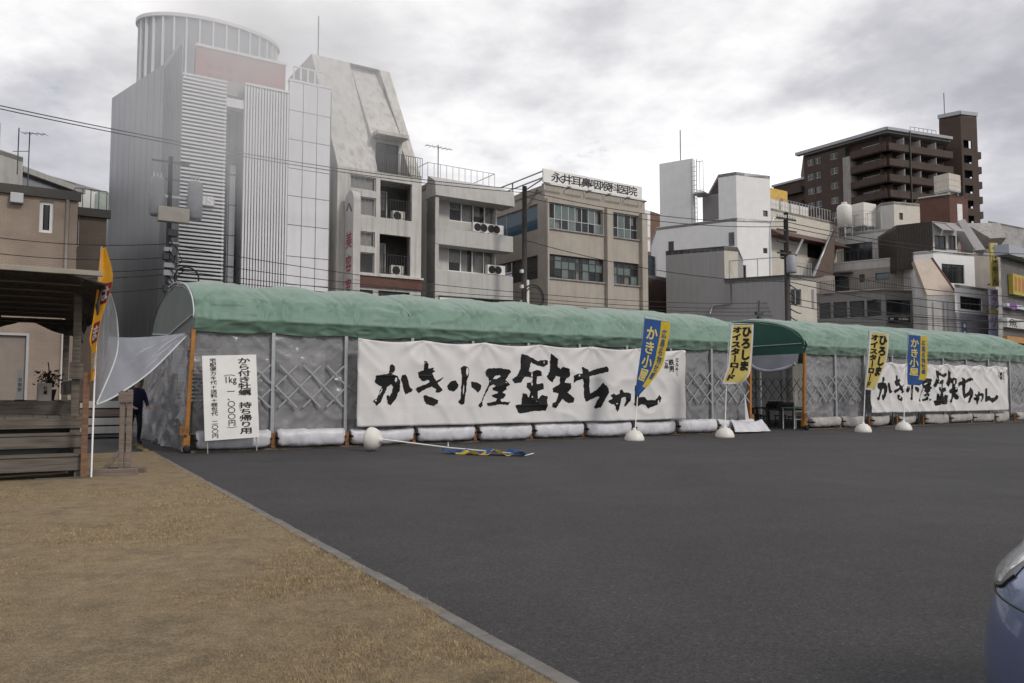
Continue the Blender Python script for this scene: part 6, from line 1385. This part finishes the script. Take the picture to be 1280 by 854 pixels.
# ------------------------------------------------------------------ person in navy
def skin_body(name, joints, bones, mat_fn, mats, parent, loc, rz, sub=2):
    me = bpy.data.meshes.new(name); names = list(joints); idx = {n: i for i, n in enumerate(names)}
    me.from_pydata([joints[n][0] for n in names], [(idx[a], idx[b]) for a, b in bones], []); o = bpy.data.objects.new(name, me); COL.objects.link(o)
    o.modifiers.new('skin', 'SKIN'); o.modifiers.new('sub', 'SUBSURF').levels = sub
    for n in names:
        sv = me.skin_vertices[0].data[idx[n]]; r = joints[n][1]; sv.radius = r if isinstance(r, tuple) else (r, r)
    me.skin_vertices[0].data[0].use_root = True
    dg = bpy.context.evaluated_depsgraph_get(); m2 = bpy.data.meshes.new_from_object(o.evaluated_get(dg)); bpy.data.objects.remove(o)
    m2.materials.clear()
    for m in mats: m2.materials.append(m)
    for f_ in m2.polygons: f_.material_index = mat_fn(f_.center); f_.use_smooth = True
    o = bpy.data.objects.new(name, m2); COL.objects.link(o); o.parent = parent; o.location = loc; o.rotation_euler = (0, 0, rz); return o
NAVY = M('navy_cloth', (.008, .012, .045), .85, .2, 6); TROU = M('black_trousers', (.012, .012, .015), .85, .2, 6); SKN = M('skin', (.42, .26, .18), .6, .06, 8); HAIR = M('black_hair', (.012, .011, .01), .6)
pp = ground(168, 556)
PE = empty('person', (pp.x, pp.y, 0), 0, 'person in navy jacket and black trousers standing behind the slung plastic sheet', 'person')
J = {'pelvis': ((0, 0, .95), (.19, .15)), 'waist': ((0, 0, 1.10), (.19, .15)), 'chest': ((.03, 0, 1.32), (.21, .16)), 'neck0': ((.05, 0, 1.48), (.08, .08)), 'neck': ((.07, 0, 1.54), (.055, .055)), 'head0': ((.09, 0, 1.62), (.085, .085)), 'head': ((.10, 0, 1.72), (.09, .10))}
for s_, n in ((1, 'l'), (-1, 'r')):
    J.update({n + 'sh': ((.04, s_ * .17, 1.42), .075), n + 'el': ((.10, s_ * .24, 1.15), .055), n + 'wr': ((.28, s_ * .20, 1.00), .035), n + 'ha': ((.35, s_ * .18, .99), (.03, .045)),
              n + 'hip': ((0, s_ * .09, .90), .095), n + 'kn': ((.05 * s_, s_ * .10, .50), .065), n + 'an': ((.04 * s_ - .04, s_ * .10, .10), .045), n + 'to': ((.04 * s_ + .12, s_ * .11, .05), .04)})
BN = [('pelvis', 'waist'), ('waist', 'chest'), ('chest', 'neck0'), ('neck0', 'neck'), ('neck', 'head0'), ('head0', 'head')]
for n in 'lr': BN += [('chest', n + 'sh'), (n + 'sh', n + 'el'), (n + 'el', n + 'wr'), (n + 'wr', n + 'ha'), ('pelvis', n + 'hip'), (n + 'hip', n + 'kn'), (n + 'kn', n + 'an'), (n + 'an', n + 'to')]
b = skin_body('body', J, BN, lambda c: 0 if c.z > 1.52 or (c.x > .29 and .9 < c.z < 1.1) else 1 if c.z > .86 else 2, [SKN, NAVY, TROU], PE, (0, 0, .0), radians(-40))
hp = [(.10 + .115 * sin(a) * cos(t_), .105 * sin(a) * sin(t_), 1.72 + .13 * cos(a)) for a in [pi * .62 * k / 8 for k in range(9)] for t_ in [2 * pi * j / 18 for j in range(18)]]
mo('hair', [(x - .015, y, z) for x, y, z in hp], [(i * 18 + j, i * 18 + (j + 1) % 18, (i + 1) * 18 + (j + 1) % 18, (i + 1) * 18 + j) for i in range(8) for j in range(18)], HAIR, PE, (0, 0, 0), radians(-40), True)
for s_ in (1, -1):
    V, Fc = [], []
    for k in range(4):
        y = s_ * .18 + (k - 1.5) * .02; tubev([(.35, y, .99), (.40, y, .975), (.425, y, .945)], [.010, .009, .007], V, Fc, 6)
    tubev([(.33, s_ * .18 - s_ * .04, .985), (.37, s_ * .18 - s_ * .065, .97), (.395, s_ * .18 - s_ * .06, .95)], [.011, .010, .008], V, Fc, 6); mo('fingers', V, Fc, SKN, PE, (0, 0, 0), radians(-40), True)

# ------------------------------------------------------------------ parked car
CARM = M('blue_grey_car_paint', (.13, .17, .31), .28, .03, 3, metal=.55, spec=.6)
CARM.node_tree.nodes['Principled BSDF'].inputs['Coat Weight'].default_value = .8; CARM.node_tree.nodes['Principled BSDF'].inputs['Coat Roughness'].default_value = .05
BPL = M('black_trim_plastic', (.015, .015, .016), .5, .1); CGL = M('car_glass', (.01, .012, .014), .04, .05, spec=.8); RUB = M('tyre_rubber', (.018, .018, .018), .85, .2); LENS = M('headlamp_lens', (.55, .56, .58), .06, .05, spec=.9, alpha=.28); CHR = M('chrome', (.75, .75, .76), .08, .02, metal=1.0)
CX, CY, CA = 1.625, 2.32, radians(8)
CR = empty('parked_car', (CX, CY, 0), CA, 'blue grey compact car with clear headlamp parked on the asphalt', 'car')
def lerpt(tab, x):
    if x <= tab[0][0]: return tab[0][1]
    for (a, p), (b, q) in zip(tab, tab[1:]):
        if x <= b: k = (x - a) / (b - a); k = k * k * (3 - 2 * k); return p + (q - p) * k
    return tab[-1][1]
XC = [0, .20, .62, 1.1, 2.0, 2.9, 3.5, 3.84]; YC = [-.85, -.66, -.3, .3, .66, .85]; ZC = [.20, .36, .56, .72, .86]
def cage(x, y, z):      # control point of the lower body
    i, j, k = x, y, z; X, Yy, Z = XC[i], YC[j], ZC[k]
    ed = abs(Yy) / .85
    if i == 0: X += {0: .10, 1: -.02, 2: 0.0, 3: .05, 4: .22}[k] + (.44 if ed > .99 else .15 if ed > .7 else 0)
    if i == 1: X += (.36 if ed > .99 else .12 if ed > .7 else 0)
    if i == 7: X -= (.25 if ed > .99 else .06 if ed > .7 else 0) + (.12 if k == 0 else 0)
    if k == 4: Z = [.85, .90, .93, .97, .97, .97, .98, .92][i] - (.05 if ed > .99 else .02 if ed > .7 else 0); Yy *= .93 if ed > .99 else 1
    if k == 3: Z = [.76, .80, .82, .84, .84, .84, .86, .80][i]; Yy *= .985
    if k == 0: Yy *= .93
    if ed > .99 and i == 0: Yy *= .80
    if ed > .99 and i == 1: Yy *= .97
    return (X, Yy, Z)
V, Fc, ix = [], [], {}
def cv(i, j, k):
    if (i, j, k) not in ix: ix[(i, j, k)] = len(V); V.append(cage(i, j, k))
    return ix[(i, j, k)]
nx_, ny_, nz_ = 7, 5, 4
for i in range(nx_):
    for j in range(ny_): Fc.append((cv(i, j, 4), cv(i + 1, j, 4), cv(i + 1, j + 1, 4), cv(i, j + 1, 4))); Fc.append((cv(i, j, 0), cv(i, j + 1, 0), cv(i + 1, j + 1, 0), cv(i + 1, j, 0)))
    for k in range(nz_): Fc.append((cv(i, 0, k), cv(i + 1, 0, k), cv(i + 1, 0, k + 1), cv(i, 0, k + 1))); Fc.append((cv(i, 5, k), cv(i, 5, k + 1), cv(i + 1, 5, k + 1), cv(i + 1, 5, k)))
for j in range(ny_):
    for k in range(nz_): Fc.append((cv(0, j, k), cv(0, j, k + 1), cv(0, j + 1, k + 1), cv(0, j + 1, k))); Fc.append((cv(7, j, k), cv(7, j + 1, k), cv(7, j + 1, k + 1), cv(7, j, k + 1)))
o = mo('body', V, Fc, CARM, CR, smooth=True); m_ = o.modifiers.new('sub', 'SUBSURF'); m_.levels = 3; m_.render_levels = 3
from mathutils.bvhtree import BVHTree
dg = bpy.context.evaluated_depsgraph_get(); em = bpy.data.meshes.new_from_object(o.evaluated_get(dg)); BV = BVHTree.FromPolygons([v.co.copy() for v in em.vertices], [tuple(p.vertices) for p in em.polygons])
def onbody(th, z, sy, off):      # point on the car's front corner seen from plan angle th (0 = straight ahead, 90 deg = side), at height z
    c = Vector((.95, sy * .25, z)); d = Vector((-cos(th), sy * sin(th), 0)); h = BV.ray_cast(c + d * 3, -d)
    if h[0] is None: return c
    return h[0] + h[1] * off
def cabin(nm, x0, x1, x2, x3, z0, z1, w0, w1, mat):
    V = [(x0, -w0, z0), (x3, -w0, z0), (x3, w0, z0), (x0, w0, z0), (x1, -w1, z1), (x2, -w1, z1), (x2, w1, z1), (x1, w1, z1)]
    o = mo(nm, V, [(3, 2, 1, 0), (4, 5, 6, 7), (0, 1, 5, 4), (1, 2, 6, 5), (2, 3, 7, 6), (3, 0, 4, 7)], mat, CR); m = o.modifiers.new('b', 'BEVEL'); m.width = .07; m.segments = 4; return o
cabin('window_glass', .95, 1.75, 3.15, 3.72, .90, 1.46, .77, .60, CGL); cabin('roof', 1.62, 1.80, 3.15, 3.35, 1.38, 1.52, .66, .58, CARM)
for sy in (-1, 1):
    for xa, xb in ((.98, 1.72), (2.35, 2.35), (3.62, 3.2)): tubes('pillar', [[(xa, sy * .765, .95), (xb, sy * .615, 1.44)]], .035, CARM, CR)
    for x in (.72, 3.12):
        o = lathe('wheel', [(.02, -.10), (.20, -.11), (.29, -.10), (.30, -.06), (.30, .06), (.29, .10), (.20, .11), (.02, .10)], RUB, CR, (x, sy * .69, .30), 28); o.rotation_euler = (pi / 2, 0, 0)
        h_ = lathe('rim', [(.02, -.02), (.19, -.012), (.20, .012), (.02, .03)], STEEL, o, (0, 0, -sy * .11), 20)
    # headlamp following the body corner: dark bezel, bright reflector, clear lens
    def lp(u, v, off):
        th = radians(14 + 44 * u); zlo, zhi = .69 + .06 * u ** 1.3, .845 + .05 * u; e = (4 * u * (1 - u)) ** .35; zc = (zlo + zhi) / 2 + .02 * u; hh = (zhi - zlo) / 2 * e
        b = (16 * u * (1 - u) * v * (1 - v)) ** .5; return tuple(onbody(th, zc + hh * (2 * v - 1), sy, .004 + off * b))
    grid('headlamp_bezel', lambda u, v: lp(u, v, .003), 22, 10, BPL, CR); grid('headlamp_reflector', lambda u, v: lp(.08 + .84 * u, .12 + .78 * v, .010), 18, 9, CHR, CR)
    hl_ = grid('headlamp_lens', lambda u, v: lp(u, v, .032), 22, 10, LENS, CR)
    tubes('headlamp_seal', [[lp(i / 24, 0, .0) for i in range(25)]], .006, BPL, CR, n=6)
    tubes('bumper_seam', [[tuple(onbody(radians(2 + 82 * i / 24),   .69 + .08 * (i / 24) ** 1.5, sy, .001)) for i in range(25)]], .004, BPL, CR, n=5)
    tubes('lower_trim', [[tuple(onbody(radians(2 + 86 * i / 24), .34, sy, .0)) for i in range(25)]], .012, BPL, CR, n=6)
    boxes('mirror', [(1.15, 1.30, sy * .86 - .09, sy * .86 + .09, .98, 1.10)], CARM, CR, bevel=.03)
boxes('lower_grille', [(.0, .10, -.34, .34, .30, .42)], BPL, CR, bevel=.02); boxes('number_plate', [(-.005, .012, -.165, .165, .46, .55)], WPAINT, CR)
# ------------------------------------------------------------------ drifting smoke
def smoke(px, py, Y, sx, sy, sz, dens, label, seed):
    c = at(px, py, Y); bm = bmesh.new(); bmesh.ops.create_icosphere(bm, subdivisions=3, radius=1.0)
    for v in bm.verts: v.co = Vector((v.co.x * sx, v.co.y * sy, v.co.z * sz))
    me = bpy.data.meshes.new('smoke'); bm.to_mesh(me); bm.free(); o = bpy.data.objects.new('smoke', me); COL.objects.link(o); o.location = c
    m = bpy.data.materials.new('smoke_volume'); m.use_nodes = True; t = m.node_tree; t.nodes.clear(); N = t.nodes.new; L = t.links.new
    ou = N('ShaderNodeOutputMaterial'); pv = N('ShaderNodeVolumePrincipled'); L(pv.outputs[0], ou.inputs['Volume']); pv.inputs['Color'].default_value = (.985, .985, .99, 1); pv.inputs['Anisotropy'].default_value = .2
    tc = N('ShaderNodeTexCoord'); mp = N('ShaderNodeMapping'); mp.inputs['Scale'].default_value = (1 / sx, 1 / sy, 1 / sz); L(tc.outputs['Object'], mp.inputs[0])
    ln = N('ShaderNodeVectorMath'); ln.operation = 'LENGTH'; L(mp.outputs[0], ln.inputs[0])
    fr = N('ShaderNodeMapRange'); fr.interpolation_type = 'SMOOTHSTEP'; fr.inputs[1].default_value = 1.0; fr.inputs[2].default_value = .15; L(ln.outputs[1], fr.inputs[0])
    no = N('ShaderNodeTexNoise'); no.inputs['Scale'].default_value = .16; no.inputs['Detail'].default_value = 3; m2 = N('ShaderNodeMapping'); m2.inputs['Location'].default_value = (seed, seed, 0); L(tc.outputs['Object'], m2.inputs[0]); L(m2.outputs[0], no.inputs['Vector'])
    nr = N('ShaderNodeMapRange'); nr.inputs[1].default_value = .35; nr.inputs[2].default_value = .68; nr.inputs[3].default_value = .25; nr.inputs[4].default_value = 1.25; L(no.outputs[0], nr.inputs[0])
    mu = N('ShaderNodeMath'); mu.operation = 'MULTIPLY'; L(fr.outputs[0], mu.inputs[0]); L(nr.outputs[0], mu.inputs[1]); m3 = N('ShaderNodeMath'); m3.operation = 'MULTIPLY'; L(mu.outputs[0], m3.inputs[0]); m3.inputs[1].default_value = dens; L(m3.outputs[0], pv.inputs['Density'])
    me.materials.append(m); tag(o, label, 'smoke', kind='stuff'); return o
smoke(325, 85, 31, 8.2, 3.5, 8.0, .36, 'pale smoke drifting across the tops of the silver and concrete buildings', 3)
